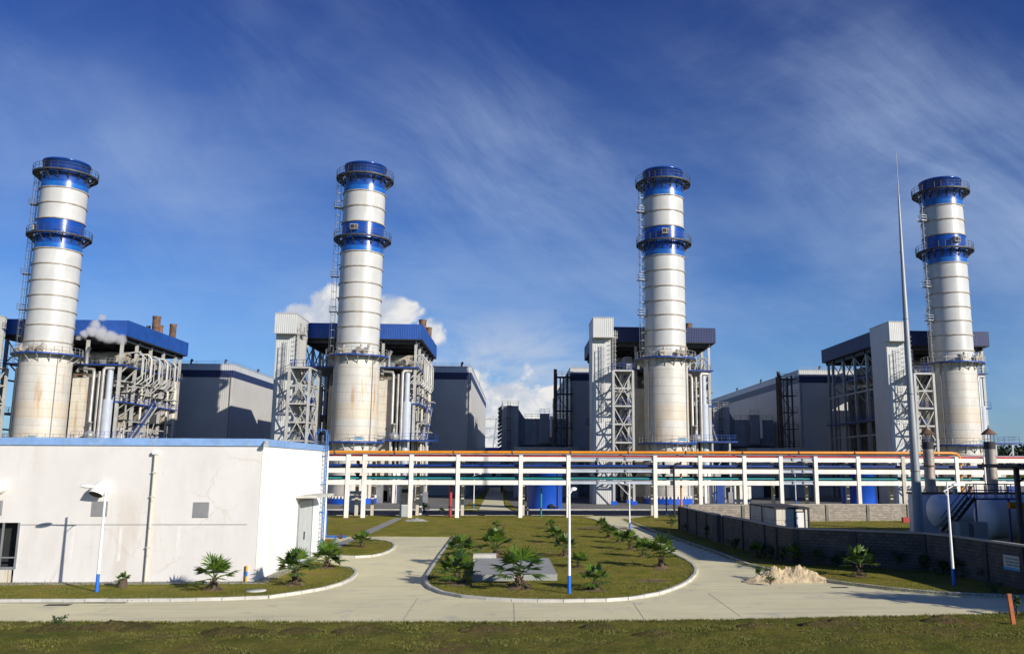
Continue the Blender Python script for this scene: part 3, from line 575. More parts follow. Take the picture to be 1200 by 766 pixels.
    # side bundle: vertical at the edge, kicking in under the top floor
    for k,y in enumerate((12.4,16.2,20.0,23.8,27.6)):
        pipe([(8.4,y-1.0,27.0+.2*k),(9.9,y,27.4),(10.6,y+.2,26.6),(10.6,y+.2,22.9),(7.2,y-2.6,19.3),(7.0,y-2.6,13)],.15+.04*(k%2),'pipe_s' if k%2 else 'steel_g')
        pipe([(9.3,y+2.2,27.6),(10.4,y+2.4,26.2),(10.4,y+2.4,22.2),(6.9,y-1.5,16.6)],.11,'steel_g')
        pipe([(10.2,y+1.6,26.6),(10.2,y+1.6,22.4),(7.6,y-.6,18.6)],.16)
    for y in (10,13.4,17,21,25.5,29):
        pipe([(7.7,y,.5),(7.7,y,random.Random(y).choice((16.6,16.9,17.2)))],random.Random(y*3).choice((.22,.32,.45)),'casing' if y in (21,29) else 'pipe_s')
    for k,y in enumerate((9,15,19,27)): pipe([(9.9,y,.5),(9.9,y,21.0),(8.2,y+1.2,21.6)],.17+.05*(k%2),'casing' if k%2 else 'pipe_s')
    for z,y in ((20.6,8.8),(14.2,9.4),(19.4,25),(13,20)): pipe([(6.6,y,z),(11.0,y+1.5,z),(11.0,y+5,z)],.14)
    pipe([(9.4,31.5,.5),(9.4,31.5,23.6)],.5,'casing')
    for y in (11.5,15.5,26.5,30.5): pipe([(-7.6,y,.5),(-7.6,y,23)],.32,'steel_g'); pipe([(-9.6,y+1,.5),(-9.6,y+1,21.6)],.2,'steel_g')
    pipe([(-8.2,24,4),(-8.2,24,7.5),(-8.6,24.5,8.4),(-9.6,26,8.4),(-9.9,26.4,7.5),(-9.9,26.4,4)],.45,'steel_g')
    # grating boxes and valves on the side decks
    for k in range(22):
        y=rnd.uniform(7.5,29); z=rnd.choice((17.65,17.65,10.95,10.95)); s=rnd.uniform(.2,.5); x=rnd.uniform(7.4,9.8); hh=rnd.uniform(.6,2.8)
        b=MB(); (b.box(x-s*.7,x+s*.7,y-s,y+s,z,z+hh) if k%3 else b.tube([(x,y,z),(x,y,z+hh)],s*.8,10)); b.build('valve_set',('steel_w','machinery','pipe_s','casing')[k%4],t)
    for z in (21.2,19.3,14.4):
        for y in (8.5,12.8,17.2,22.4,27.1): MB().box(7.0,10.2,y,y+2.6,z,z+.12).build('shade_grating','steel_d',t)  # gratings added to keep sunlight off the casing side
    for k in range(9):
        y=7.6+k*2.7; MB().box(6.7,9.0,y,y+.9,2.5+(k%3)*3.1,10.2 if k%2 else 16.4).build('dark_gap_block',('steel_d','lagging','machinery')[k%3],t)  # dark blocks added so the pipe gaps look shaded
    for k in range(12):
        y=7+k*2.15; z=(11.2,17.9,24.5)[k%3]; MB().beam((9.9,y,z),(9.9-1.6*(k%2),y+1.8,z+3.2),.10).build('thin_strut','steel_w',t)
    # stair flight on the right side
    st=MB()
    for xx in (10.6,11.5): st.beam((xx,10,10.9),(xx,18.5,17.5),.09,.35)
    for k in range(22): q=k/22; st.box(10.62,11.48,10+8.5*q,10+8.5*q+.3,10.95+6.6*q,11.0+6.6*q)
    so_=st.build('stair_flight','steel_w',t); r=MB(); 
    for xx in (10.6,11.5):
        r.beam((xx,10,11.9),(xx,18.5,18.5),.06); r.beam((xx,10,11.5),(xx,18.5,18.1),.05)
        for k in range(7): r.beam((xx,10+8.5*k/6,10.9+6.6*k/6),(xx,10+8.5*k/6,11.9+6.6*k/6),.06)
    r.build('railing','blue',so_)
    MB().box(10.45,11.7,13.3,15.0,13.8,13.95).build('landing','blue',so_)
    # steam vent nozzle beside the stack platform
    pipe([(5.0,3.4,24.0),(5.0,3.4,26.0),(5.4,3.2,26.9)],.30,'steel_g')
    # dark ground level equipment
    for k in range(16):
        x=rnd.uniform(-6,12); y=rnd.uniform(-1,7); 
        if abs(x)<5 and y<4.6: x+=8
        s=rnd.uniform(.3,.9); h_=rnd.uniform(1.2,5.5)
        b=MB(); (b.box(x-s,x+s,y-s*.6,y+s*.6,0,h_) if k%2 else b.tube([(x,y,0),(x,y,h_),(x+1.5,y,h_+.3)],s*.35,10)); b.build('ground_plant',('steel_g','blue','machinery','white','pipe_s')[k%5],t)
    for x in (5.8,9.0,12.2):
        b=MB(); b.box(x-.15,x+.15,3.4,3.7,0,10.7); b.build('platform_leg','steel_w',t)
    b=MB(); b.beam((5.8,3.5,1),(9,3.5,5.2),.14); b.beam((9,3.5,1),(5.8,3.5,5.2),.14); b.beam((9,3.5,5.2),(12.2,3.5,9.6),.14); b.beam((5.8,3.5,5.2),(12.2,3.5,5.2),.2); b.build('leg_brace','steel_w',t)
    b=MB(); b.lathe([(.05,10.95),(.9,10.95),(1.0,11.6),(.7,12.1),(.22,12.3),(.22,13.6),(.30,13.6),(.30,13.9),(0,13.9)],6.2,4.4,20); b.build('vent_silencer','pipe_s',t)
    return t
def lift_tower():
    t=thing('lift_tower','','lift tower',(S[1][0],S[1][1],0),'tall ribbed lift towers beside the chimneys')
    MB().box(-13.45,-9.95,-2.6,4.2,0,28.75).build('shaft','tower',t)
    MB().box(-13.5,-9.9,-4.1,4.25,28.75,32.25).build('machine_room','tower',t)
    b=MB(); b.box(-13.56,-9.84,-4.16,4.31,32.15,32.3); b.box(-13.54,-9.86,-4.14,-4.0,28.7,28.8); b.build('trim','steel_w',t)
    for xx in (-13.47,-9.95): MB().box(xx-.06,xx+.06,-2.67,-2.6,0,28.7).build('corner_trim','steel_w',t)
    b=MB()
    for s in (-12.1,-11.6): b.beam((s,-2.95,14),(s,-2.95,27.5),.07)
    for k in range(27): b.beam((-12.1,-2.95,14.2+k*.5),(-11.6,-2.95,14.2+k*.5),.05)
    for k in range(10):
        z=16+k*1.2
        for q0,q1 in (((-12.1,-2.95),(-12.25,-3.5)),((-12.25,-3.5),(-11.85,-3.8)),((-11.85,-3.8),(-11.45,-3.5)),((-11.45,-3.5),(-11.6,-2.95))): b.beam((*q0,z),(*q1,z),.045)
    for q in ((-12.25,-3.5),(-11.85,-3.8),(-11.45,-3.5)): b.beam((*q,16),(*q,27),.045)
    b.build('cage_ladder','steel_g',t)
    b=MB(); 
    for s in (-9.75,-9.45): b.beam((s,-3.0,22.8),(s,-3.0,30.2),.08)
    for k in range(14): b.beam((-9.75,-3,23+k*.5),(-9.45,-3,23+k*.5),.05)
    for k in range(8):
        z=24+k*.8; b.beam((-9.85,-3.1,z),(-9.8,-3.7,z),.05); b.beam((-9.8,-3.7,z),(-9.35,-3.7,z),.05); b.beam((-9.35,-3.7,z),(-9.35,-3.1,z),.05)
    b.build('cage_ladder','steel_w',t)
    b=MB(); b.box(-9.9,-8.9,-2.2,.3,28.9,29.0); b.rail([(-9.9,-2.2,29),(-8.9,-2.2,29),(-8.9,.3,29),(-9.9,.3,29)],1.1,.9,.035); bo=b.build('balcony','steel_w',t)
    MB().box(-9.9,-9.86,-1.6,-.5,29.05,31.0).build('door','grey_panel',t)
    return t
def lattice():
    t=thing('stair_tower','','stair tower',(S[1][0],S[1][1],0),'open lattice stair towers beside the lift towers')
    xa,xb,ya,yb=-10.15,-6.75,-5.6,.6; lv=[22.7,19.65,16.6,13.5,10.4,7.3,4.2,.6]
    for x in (xa,xb):
        for y in (ya,yb):
            if x==xa and y==yb: pass
            o=MB().box(x-.2,x+.2,y-.2,y+.2,.6,22.7).build('column','steel_w',t)
            f=MB(); f.box(x-.5,x+.5,y-.5,y+.5,0,.62); f.build('footing','tankblue',o)
    for z in lv[:-1]:
        b=MB(); 
        for a,c in (((xa,ya),(xb,ya)),((xb,ya),(xb,yb)),((xa,yb),(xb,yb)),((xa,ya),(xa,yb))): b.beam((*a,z),(*c,z),.2,.26)
        b.build('ring_beam','steel_w',t)
    for top,bot in ((22.7,16.6),(16.6,10.4),(10.4,4.2)):
        for a,c in (((xa,ya),(xb,ya)),((xb,ya),(xb,yb)),((xa,yb),(xb,yb))):
            b=MB(); b.beam((*a,top),(*c,bot),.15); b.build('cross_brace','steel_w',t)
            b=MB(); b.beam((*c,top),(*a,bot),.15); b.build('cross_brace','steel_w',t)
    b=MB(); b.beam((xa,ya,4.2),(xb,ya,.7),.15); b.build('cross_brace','steel_w',t)
    for z in (22.7,16.6,13.5,10.4,7.3):
        b=MB(); b.box(xa+.2,xb-.2,ya+1.6 if z<22 else ya,yb-.2,z+.13,z+.2); o=b.build('deck','steel_g',t)
        r=MB(); r.rail([(xa,yb,z+.2),(xa,ya,z+.2),(xb,ya,z+.2),(xb,yb,z+.2)] if z>22 else [(xa+.3,ya+1.7,z+.2),(xb-.3,ya+1.7,z+.2),(xb-.3,yb,z+.2)],1.1,1.2,.04); r.build('railing','blue',o)
    z0=.6
    for k,z1 in enumerate((4.2,7.3,10.4,13.5,16.6,19.65,22.7)):
        b=MB(); a,c=(ya+.6,yb-.6) if k%2 else (yb-.6,ya+.6)
        for xx in ((-9.6,-8.7) if k%2 else (-8.2,-7.3)): b.beam((xx,a,z0),(xx,c,z1),.09,.28); b.beam((xx,a,z0+1),(xx,c,z1+1),.05)
        for j in range(10): q=j/10; xx=-9.15 if k%2 else -7.75; b.box(xx-.42,xx+.42,a+(c-a)*q-.12,a+(c-a)*q+.12,z0+(z1-z0)*q,z0+(z1-z0)*q+.05)
        b.build('stair_flight','steel_g',t); z0=z1
    return t
def hall():
    t=thing('turbine_hall','','turbine hall',(S[1][0],S[1][1],0),'long grey turbine halls at the back')
    x0,x1,y0,y1=-14.6,17.75,42,136
    MB().box(x0,x1,y0,y1,0,25.75).build('wall','hall',t)
    MB().box(x0-.06,x1+.06,y0-.06,y1+.06,25.75,27.35).build('navy_band','stripe',t)
    MB().box(x0-.02,x1+.02,y0-.02,y1+.02,27.35,28.65).build('parapet','hall_top',t)
    MB().box(x0-.1,x1+.1,y0-.1,y1+.1,28.65,28.78).build('coping','steel_w',t)
    for x,y in ((-9,44),(-2,43),(8,43),(15.5,43),(17,62),(17,88),(-14,75),(-14,100)):
        b=MB(); b.tube([(x,y,28.7),(x,y,29.5)],.22,8); b.tube([(x,y,29.5),(x+.3,y,29.8)],.3,8); b.build('roof_cowl','steel_d',t)
    MB().tube([(17.2,100,28.7),(17.2,100,36.5)],.07,6).build('lightning_rod','steel_g',t)
    b=MB(); b.rail([(x0+.5,y0+.5,28.75),(x1-.5,y0+.5,28.75),(x1-.5,y1,28.75)],.7,4,.025); b.build('roof_rail','steel_g',t)
    b=MB()
    for y in (52,70): b.beam((x1,y,9),(x1+3.2,y+.1,11),.2); b.box(x1,x1+2.8,y,y+6,8.6,8.9)
    b.build('side_canopy','steel_g',t)
    for x in (x0+.3,x1-.3): MB().tube([(x,y0-.15,0),(x,y0-.15,25.7)],.12,8).build('downpipe','grey_panel',t)
    return t
st0=stack(); bh0=boiler(); lt0=lift_tower(); la0=lattice(); ha0=hall()
LBL=dict(
 s=['leftmost tall chimney, blue banded, rust streaked base rising behind the white building','second chimney from the left, blue banded, with cumulus cloud behind it','third chimney from the left, between a lift tower and open sky','rightmost chimney, blue banded, standing behind the thin grey mast'],
 b=['leftmost boiler house, blue canopy with rusty roof vents and steam drifting under it','boiler house with bright blue canopy behind the second chimney from the left','boiler house with navy canopy behind the third chimney','boiler house at right, navy canopy over open braced columns behind the mast'],
 t=['lift tower cut off by the left edge of the photo','pale ribbed lift tower left of the second chimney','pale ribbed lift tower with rust stained head left of the third chimney','pale ribbed lift tower directly left of the thin mast at right'],
 l=['lattice stair tower at the left edge beside the leftmost chimney','lattice stair tower rising over the end of the white building roof','lattice stair tower seen square on, left of the third chimney','lattice stair tower behind the thin mast, left of the rightmost chimney'],
 h=['grey turbine hall with navy band behind the leftmost boiler house, shadow across its front','shaded grey turbine hall right of the second chimney, its far side sunlit','grey turbine hall mostly hidden behind the third lift tower','long shaded grey turbine hall right of the third chimney, long side in view'])
st0.scale=(1,1,.993)
for o,k in ((st0,'s'),(bh0,'b'),(lt0,'t'),(la0,'l'),(ha0,'h')):
    o['label']=LBL[k][1]
    for i in (0,2,3):
        c=dup(o,(S[i][0],S[i][1],0),LBL[k][i])
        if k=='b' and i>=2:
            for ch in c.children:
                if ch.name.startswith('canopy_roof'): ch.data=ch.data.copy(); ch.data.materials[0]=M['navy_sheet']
        if k=='s':
            c.scale=(1,1,{0:.982,2:1.0,3:.99}[i])
            for ch in c.children:
                if ch.name.startswith('instrument_box'): ch.rotation_euler=(0,0,{0:R(-62),2:R(6),3:R(16)}[i])
                if ch.name.startswith('fan_unit'): ch.rotation_euler=(0,0,R({0:-14,2:9,3:22}[i]))
# air intake, duct and service tower beside the right-hand halls
def filt():
    t=thing('air_intake_house','','air intake',(S[2][0],S[2][1],0),'air intake houses between the halls')
    x0,x1,y0,y1=-30.4,-26.3,59,73
    MB().box(x0,x1,y0,y1,3.5,21.1).build('filter_box','filter',t)
    for k in range(17):
        z=4.5+k*1.0; b=MB(); b.add([(x0,y0+.3,z+.75),(x0,y1-.3,z+.75),(x0-1.0,y1-.3,z),(x0-1.0,y0+.3,z),(x0,y0+.3,z+.65),(x0,y1-.3,z+.65),(x0-1.0,y1-.3,z-.1),(x0-1.0,y0+.3,z-.1)],[(0,1,2,3),(7,6,5,4),(0,3,7,4),(1,5,6,2),(3,2,6,7)]); b.build('louvre_hood','filter',t)
    b=MB()
    for x in (x0+.2,x1-.2):
        for y in (y0+.3,y1-.3): b.box(x-.2,x+.2,y-.2,y+.2,0,3.5)
    b.build('leg','steel_d',t)
    b=MB(); b.rail([(x0,y1,21.1),(x0,y0,21.1),(x1,y0,21.1),(x1,y1,21.1)],1.2,1.5,.04); b.build('railing','steel_g',t)
    b=MB()
    for s in (-28.9,-28.3): b.beam((s,y0-.35,4),(s,y0-.35,22.3),.09)
    for k in range(36): b.beam((-28.9,y0-.35,4.2+k*.5),(-28.3,y0-.35,4.2+k*.5),.06)
    for k in range(6): b.box(-29.2,-28.0,y0-.9,y0-.8,6+k*3,6.12+k*3); b.box(-29.2,-29.1,y0-.9,y0,6+k*3,6.12+k*3); b.box(-28.1,-28.0,y0-.9,y0,6+k*3,6.12+k*3)
    b.build('ladder','steel_d',t)
    b=MB(); b.add([(x1,y0+1,20.4),(x1+1.6,y0+2,18.1),(x1+1.6,y0+2,11.6),(x1,y0+1,9.5),(x1,y0+10,20.4),(x1+1.6,y0+9,18.1),(x1+1.6,y0+9,11.6),(x1,y0+10,9.5)],[(0,3,2,1),(4,5,6,7),(0,1,5,4),(3,7,6,2)]); b.build('transition','filter',t)
    b=MB(); b.box(x1+1.6,-14.7,y0+2,y0+9,11.6,18.1)
    for k in range(5): x=x1+2.2+k*2.1; b.box(x-.09,x+.09,y0+1.8,y0+2,11.5,18.2)
    b.build('duct','filter',t)
    b=MB(); b.box(x1+.5,-14.7,y0+1.2,y0+9,10.9,11.5); b.rail([(x1+1.6,y0+1.4,18.1),(-15,y0+1.4,18.1)],1.1,1.5,.04)
    for k in range(4): x=x1+2+k*3; b.box(x-.15,x+.15,y0+1.5,y0+1.8,0,11)
    b.build('support_frame','steel_d',t)
    b=MB(); b.box(-21,-18.6,y0+.6,y0+2,12,19.3); b.rail([(-21,y0+.6,19.3),(-18.6,y0+.6,19.3)],1.1,1,.04); b.build('junction_housing','filter',t)
    MB().tube([(-18.2,y0+.4,13.5),(-18.2,y0+.4,18.6)],.35,10).build('exhaust_pipe','white',t)
    return t
def svc():
    t=thing('pipe_tower','','pipe tower',(S[2][0],S[2][1],0),'dark pipe towers against the hall sides')
    xa,xb,ya,yb=-17.9,-15.4,38.5,41.6
    for x in (xa,xb):
        for y in (ya,yb): MB().box(x-.16,x+.16,y-.16,y+.16,0,27).build('column','steel_d',t)
    for k in range(7):
        z=3.4+k*3.8; b=MB(); b.box(xa-.1,xb+1.2,ya-.1,yb+.1,z,z+.12); o=b.build('deck','steel_d',t)
        r=MB(); r.rail([(xa,ya,z+.1),(xb+1.2,ya,z+.1)],1.1,1.2,.04); r.build('railing','steel_d',o)
        if k<6: q=MB(); q.beam((xa,ya,z),(xb,ya,z+3.8),.14) if k%2 else q.beam((xb,ya,z),(xa,ya,z+3.8),.14); q.build('brace','steel_d',t)
    MB().tube([(-18.15,39.3,0),(-18.15,39.3,28)],.38,10).build('pipe','rusty',t)
    for x in (-17,-16.3): MB().tube([(x,39.6,0),(x,39.6,26)],.18,8).build('pipe','steel_g',t)
    return t
def annex():
    t=thing('annex_building','','building',(S[2][0],S[2][1],0),'low grey annexes before the halls')
    MB().box(-27.2,-13.6,30,40,0,10.1).build('wall','hall',t); MB().box(-27.35,-13.45,29.85,40.1,10.1,10.4).build('roof_edge','steel_w',t)
    MB().box(-24,-20,29.93,30,0,4.2).build('roller_door','dark',t); MB().box(-18.5,-17.4,29.93,30,0,2.3).build('door','grey_panel',t)
    return t
fi=filt(); fi['label']='louvred air intake house beside the gap between the halls'; dup(fi,(S[3][0]-.9,S[3][1]-1,0),'louvred air intake house just right of the third boiler house')
sv=svc(); sv['label']='dark pipe tower on the hall corner left of the third lift tower'; dup(sv,(S[3][0]-2.2,S[3][1],0),'dark pipe tower against the long side of the rightmost hall')
an=annex(); an['label']='low shaded annex left of the third lift tower, above the pipe rack'; dup(an,(S[3][0]-3.4,S[3][1],0),'low shaded annex right of the third chimney, above the pipe rack')
# ------------------------------------------------------------------ blue tanks
def btank():
    t=thing('water_tank','','tank',(0,0,0),'blue water tanks on the yard'); r=2.65
    MB().lathe([(r,0),(r,5.6),(r+.06,5.6),(r+.06,5.75),(r,5.8),(.3,6.3),(0,6.3)],n=48).build('shell','tankblue',t)
    b=MB(); b.tube([(1.9,-2.1,0),(1.9,-2.1,5.6)],.08,8); b.build('pipe','steel_d',t)
    b=MB(); b.lathe([(.0,0),(.35,0),(.35,.06),(0,.06)],0,0,16); 
    b=MB(); b.tube([(.9,-2.55,.55),(.9,-3.0,.55)],.3,12); b.build('manhole','black',t); b=MB(); b.tube([(1.2,-2.9,.4),(2.0,-2.5,.4)],.12,8); b.build('valve','black',t)
    b=MB(); b.rail([(-1.5,-2.1,5.75),(1.5,-2.1,5.75)],1,1,.03); b.build('railing','blue',t); return t
a=at(640,580,131); tk=btank(); tk.location=(a[0]-.2,131,0); tk['label']='blue water tank seen under the pipe rack just left of centre'
a=at(1007,580,131); dup(tk,(a[0],131,0),'blue water tank at right behind the brick wall and rack')
# ------------------------------------------------------------------ pipe rack
PY=106.5; PR=111.2
rk=thing('pipe_rack','long white concrete pipe rack crossing the picture carrying amber, red, blue and teal pipes','pipe rack',(0,PY,0))
ux=[406.5,426,481,536,610,666,768,821,873,916,957,1007,1060,1123,1157,1215]
Xs=[at(u,580,PY)[0] for u in ux]; Xs=[Xs[0]-11,Xs[0]-5]+Xs+[Xs[-1]+6,Xs[-1]+12,Xs[-1]+19]
Xs=sorted(Xs)
for i,x in enumerate(Xs):
    MB().bev(x-.24,x+.24,-.24,.24,0,7.72,.02).build('column','rackc' if abs(x-Xs[-7])>.1 else 'rackc2',rk)
    MB().bev(x+.35-.2,x+.35+.2,PR-PY-.2,PR-PY+.2,0,7.5,.02).build('rear_column','rackc2',rk)
    for z in (4.05,5.52,6.98): MB().box(x-.12,x+.12,.25,PR-PY-.2,z+.1,z+.45).build('cross_beam','rackc2',rk)
for i in range(len(Xs)-1):
    xa,xb=Xs[i]+.245,Xs[i+1]-.245; steel=(abs(Xs[i]-at(666,580,PY)[0])<.1 or abs(Xs[i]-at(916,580,PY)[0])<.1)
    for z0,z1 in ((4.06,4.62),(5.5,6.05),(6.98,7.5)):
        if not steel: MB().box(xa,xb,-.16,.16,z0,z1).build('beam','rackc',rk)
        else:
            b=MB(); b.box(xa,xb,-.13,.13,z0+.12,z0+.17); b.box(xa,xb,-.13,.13,z1-.06,z1); b.box(xa,xb,-.02,.02,z0+.17,z1-.06); bo=b.build('steel_girder','steel_b',rk)
            for k in (1,2): x=xa+(xb-xa)*k/3; MB().box(x-.1,x+.1,-.16,.16,z0+.06,z1+.04).build('splice_plate','steel_g',bo)
    for z0,z1 in ((4.1,4.5),(5.5,5.9),(6.98,7.3)): MB().box(Xs[i]+.56,Xs[i+1]+.14,PR-PY-.12,PR-PY+.12,z0,z1).build('rear_beam','rackc2',rk)
XL,XR=Xs[0]-2,Xs[-1]+2
def rp(pts,r,m,name='pipe'): return MB().tube([(x,y,z) for x,y,z in pts],r,10).build(name,m,rk)
xo=at(1124,529,PY)[0]
rp([(XL,.05,7.98),(xo-1.2,.05,7.98+.22),(xo-.3,.2,8.13),(xo+.25,.5,7.75),(xo+.3,.5,7.1),(xo+.3,.5,0.3)],.19,'orange','gas_pipe')
rp([(XL,.55,7.62),(XR,.55,7.62)],.17,'red','fire_pipe'); rp([(XL,1.1,7.72),(XR,1.1,7.72)],.14,'steel_b')
rp([(XL,1.6,7.7),(XR,1.6,7.7)],.2,'pipe_s'); rp([(XL,2.6,7.75),(XR,2.6,7.75)],.22,'steel_d')
rp([(XL,.45,6.42),(XR,.45,6.42)],.13,'blue','water_pipe'); rp([(XL,0,6.18),(XR,0,6.18)],.12,'black','cable_sheath'); rp([(XL,.9,6.3),(XR,.9,6.3)],.18,'black','cable_sheath')
rp([(XL,1.6,6.35),(XR,1.6,6.35)],.2,'steel_d'); rp([(XL,2.4,6.4),(XR,2.4,6.4)],.18,'blue','water_pipe'); rp([(XL,3.3,6.4),(XR,3.3,6.4)],.2,'steel_g')
rp([(XL,.35,4.85),(XR-14,.35,4.85)],.14,'teal','drain_pipe'); rp([(XL,1.0,4.92),(XR,1.0,4.92)],.2,'black','cable_sheath'); rp([(XL,1.9,4.9),(XR,1.9,4.9)],.24,'steel_d'); rp([(XL,3.0,4.9),(XR,3.0,4.9)],.16,'teal','drain_pipe')
b=MB()
x=XL
while x<XR:
    b.box(x-.04,x+.04,.3,3.6,6.1,6.2); b.box(x-.04,x+.04,.35,.43,6.1,6.95); b.box(x-.04,x+.04,.3,3.6,4.66,4.72); x+=2.35
b.build('pipe_support','steel_d',rk)
for x in [XL+4+k*7.3 for k in range(14)]:
    if x<xo-2: MB().tube([(x-.06,.05,7.98+.22*(x-XL)/(xo-XL)),(x+.06,.05,7.98+.22*(x-XL)/(xo-XL))],.27,12).build('flange','rusty',rk)
for u in (799,1073+66): xx=at(u,560,PY)[0]; rp([(xx,.6,7.6),(xx,.6,0.1)],.14,'orange','riser')
xx=at(789,560,PY)[0]; rp([(xx,-.4,0),(xx,-.4,6.3),(xx+.2,-.4,6.7),(xx+.9,-.4,6.75)],.13,'black','riser')
for u in (416,700,745,780,812,1092): xx=at(u,560,PY)[0]; b=MB(); b.tube([(xx,1.4,4.6),(xx,1.4,7.6)],.17,8); b.tube([(xx,1.4,5.3),(xx,1.4,5.7)],.32,10); b.build('valve_riser','steel_d',rk)
# ------------------------------------------------------------------ lamps
def lamp(name,label,u,v,ut,vt,side=(-1,-.35),z_arm=.0,h=None):
    x,y=gp(u,v); z=at(ut,vt,y)[2] if h is None else h
    t=thing('street_lamp',label,'street lamp',(x,y,0),'white lamp posts with blue feet')
    MB().tube([(0,0,0),(0,0,.95)],[.088,.082],14).build('blue_foot','lampblue',t)
    MB().tube([(0,0,.93),(0,0,z)],[.08,.045],14).build('pole','lampwhite',t)
    s=Vector((side[0],side[1],0)).normalized(); za=z-.42
    arm=MB(); a=-s*.38+Vector((0,0,za-.10)); b_=s*.55+Vector((0,0,za+.18)); arm.tube([a,Vector((0,0,za)),b_],.028,8); arm.tube([Vector((0,0,za-.38)),-s*.30+Vector((0,0,za-.09))],.02,6); arm.build('arm','lampwhite',t)
    hd=MB(); c=s*.55+Vector((0,0,za+.18)); e=s*1.15+Vector((0,0,za+.27)); rr=[]; n=9; pts=[]
    for k in range(n): q=k/(n-1); pts.append(c.lerp(e,q)); rr.append(.04+.13*math.sin(math.pi*min(1,q*.95+.04))**.6)
    hd.tube(pts,rr,12); 
    hd.v=[(a0,a1,(a2-(za+.22))*.62+(za+.24)) for a0,a1,a2 in hd.v]
    ho=hd.build('lamp_head','lampwhite',t)
    l=MB(); cc=c.lerp(e,.55); l.lathe([(0,cc.z-.075),(.10,cc.z-.07),(.13,cc.z-.02)],cc.x,cc.y,12); l.build('lens','glass',ho)
    return t
lamp('l','lamp post in front of the white building wall, its shadow behind it',113,695,125,565,(-1,-.55))
lamp('l','lamp post with blue foot on the front lip of the oval lawn',667,697,669,569,(.32,1))
lamp('l','lamp post beside the concrete drive behind the right row of palms',738,624,738,564,(-1,.4))
lamp('l','lamp post in the shade before the grey block wall at right',1118,687,1114,564,(1,.6))
lamp('l','distant small lamp post on the verge of the alley between the halls',555,597,555,565,(1,-.3),h=5.4)
lamp('l','distant lamp post behind the rack over the small shed',933,592,933,560,(1,.3),h=6.6)
# ------------------------------------------------------------------ mast, flues, pressure vessels
x,y=at(1077,620,70)[0],70.0; zt=at(1054,178,70)[2]
t=thing('lightning_mast','very tall thin tapering grey mast rising behind the block wall','mast',(x,y,0))
MB().tube([(0,0,0),(0,0,6),(0,0,12.5),(.02,0,20),(.05,0,27),(.08,0,zt-4)],[.46,.37,.29,.21,.12,.07],20).build('shaft','mast',t); MB().tube([(.08,0,zt-4),(.1,0,zt)],[.05,.02],8).build('tip','steel_g',t)
for z in (6,12.5,19,25): MB().lathe([(.0,z),(.50-.0142*z,z),(.50-.0142*z,z+.10),(0,z+.12)],n=18).build('flange','steel_g',t)
MB().lathe([(.0,0),(.85,0),(.85,.12),(.55,.14),(0,.14)],n=20).build('base_plate','steel_g',t)
for u,lab in ((1091,'rusty capped flue left of the white pressure vessels'),(1164,'rusty capped flue at right over the white pressure vessels')):
    P0=at(u,577,80); P1=at(u,498,80); rr=.50
    t=thing('capped_flue',lab,'flue',(P0[0],80,0),'two rusty flues with conical caps')
    MB().tube([(0,0,0),(0,0,P1[2]-1.7)],rr,20).build('pipe','rust_pipe',t)
    MB().tube([(0,0,P1[2]-2.3),(0,0,P1[2]-1.6)],rr+.03,20).build('burnt_collar','soffit',t)
    for z in (P1[2]-3.9,P1[2]-6.6): MB().lathe([(rr,z-.06),(rr+.1,z-.06),(rr+.1,z+.06),(rr,z+.06)],n=20,smooth=False).build('band','rusty',t)
    b=MB()
    for k in range(4): a=math.pi/4+k*math.pi/2; b.beam((math.cos(a)*rr*.9,math.sin(a)*rr*.9,P1[2]-1.7),(math.cos(a)*rr*.9,math.sin(a)*rr*.9,P1[2]-.85),.05)
    b.build('cap_stay','steel_d',t)
    MB().lathe([(.75,P1[2]-.9),(.45,P1[2]-.6),(.08,P1[2]-.3),(.04,P1[2])],n=20).build('cap','rusty',t)
def vessel(lab,u0,u1,vc,Y,r):
    A=at(u0,vc,Y); B=at(u1,vc,Y); L=B[0]-A[0]
    t=thing('pressure_vessel',lab,'tank',(A[0],Y,0),'white horizontal pressure vessels')
    b=MB(); z=A[2]; pr=[]; ra=[]
    for k in range(8): q=k/7*math.pi/2; pr.append((r*.55*(1-math.cos(math.pi/2-q+0)) if 0 else r*.5*(1-math.sin(q)),0,z)); ra.append(max(.01,r*math.cos(q)))
    pr=[(r*.5*(1-math.cos(k/7*math.pi/2)),0,z) for k in range(8)]; ra=[max(.01,r*math.sin(k/7*math.pi/2)) for k in range(8)]
    pr+= [(L-p_[0],0,z) for p_ in pr[::-1]]; ra+=ra[::-1]
    b.tube(pr,ra,40); b.build('shell','tankw',t)
    for q in (.2,.5,.8): MB().tube([(L*q-.06,0,z),(L*q+.06,0,z)],r+.03,40).build('band','tankw',t)
    for q in (.22,.78): MB().box(L*q-.25,L*q+.25,-r*.8,r*.8,0,z-r*.55).build('saddle','slab',t)
    MB().tube([(L*.35,0,z+r-.1),(L*.35,0,z+r+.5)],.2,12).build('nozzle','steel_g',t)
    return t,z
v1,_=vessel('white pressure vessel nearest the mast, with rounded left end',1089,1180,598,73,1.38)
v2,_=vessel('larger white pressure vessel running out of the right edge',1147,1330,605,64,1.65)
P0=at(1072,577,76); P1=at(1200,577,76)
t=thing('pump_house','low white pump house with rusty roof edge behind the pressure vessels','building',(P0[0],76,0))
MB().box(0,22,0,1.4,0,P0[2]-.12).build('wall','tankw',t); MB().box(-.1,22.1,-.12,1.5,P0[2]-.12,P0[2]+.04).build('roof_edge','rusty',t)
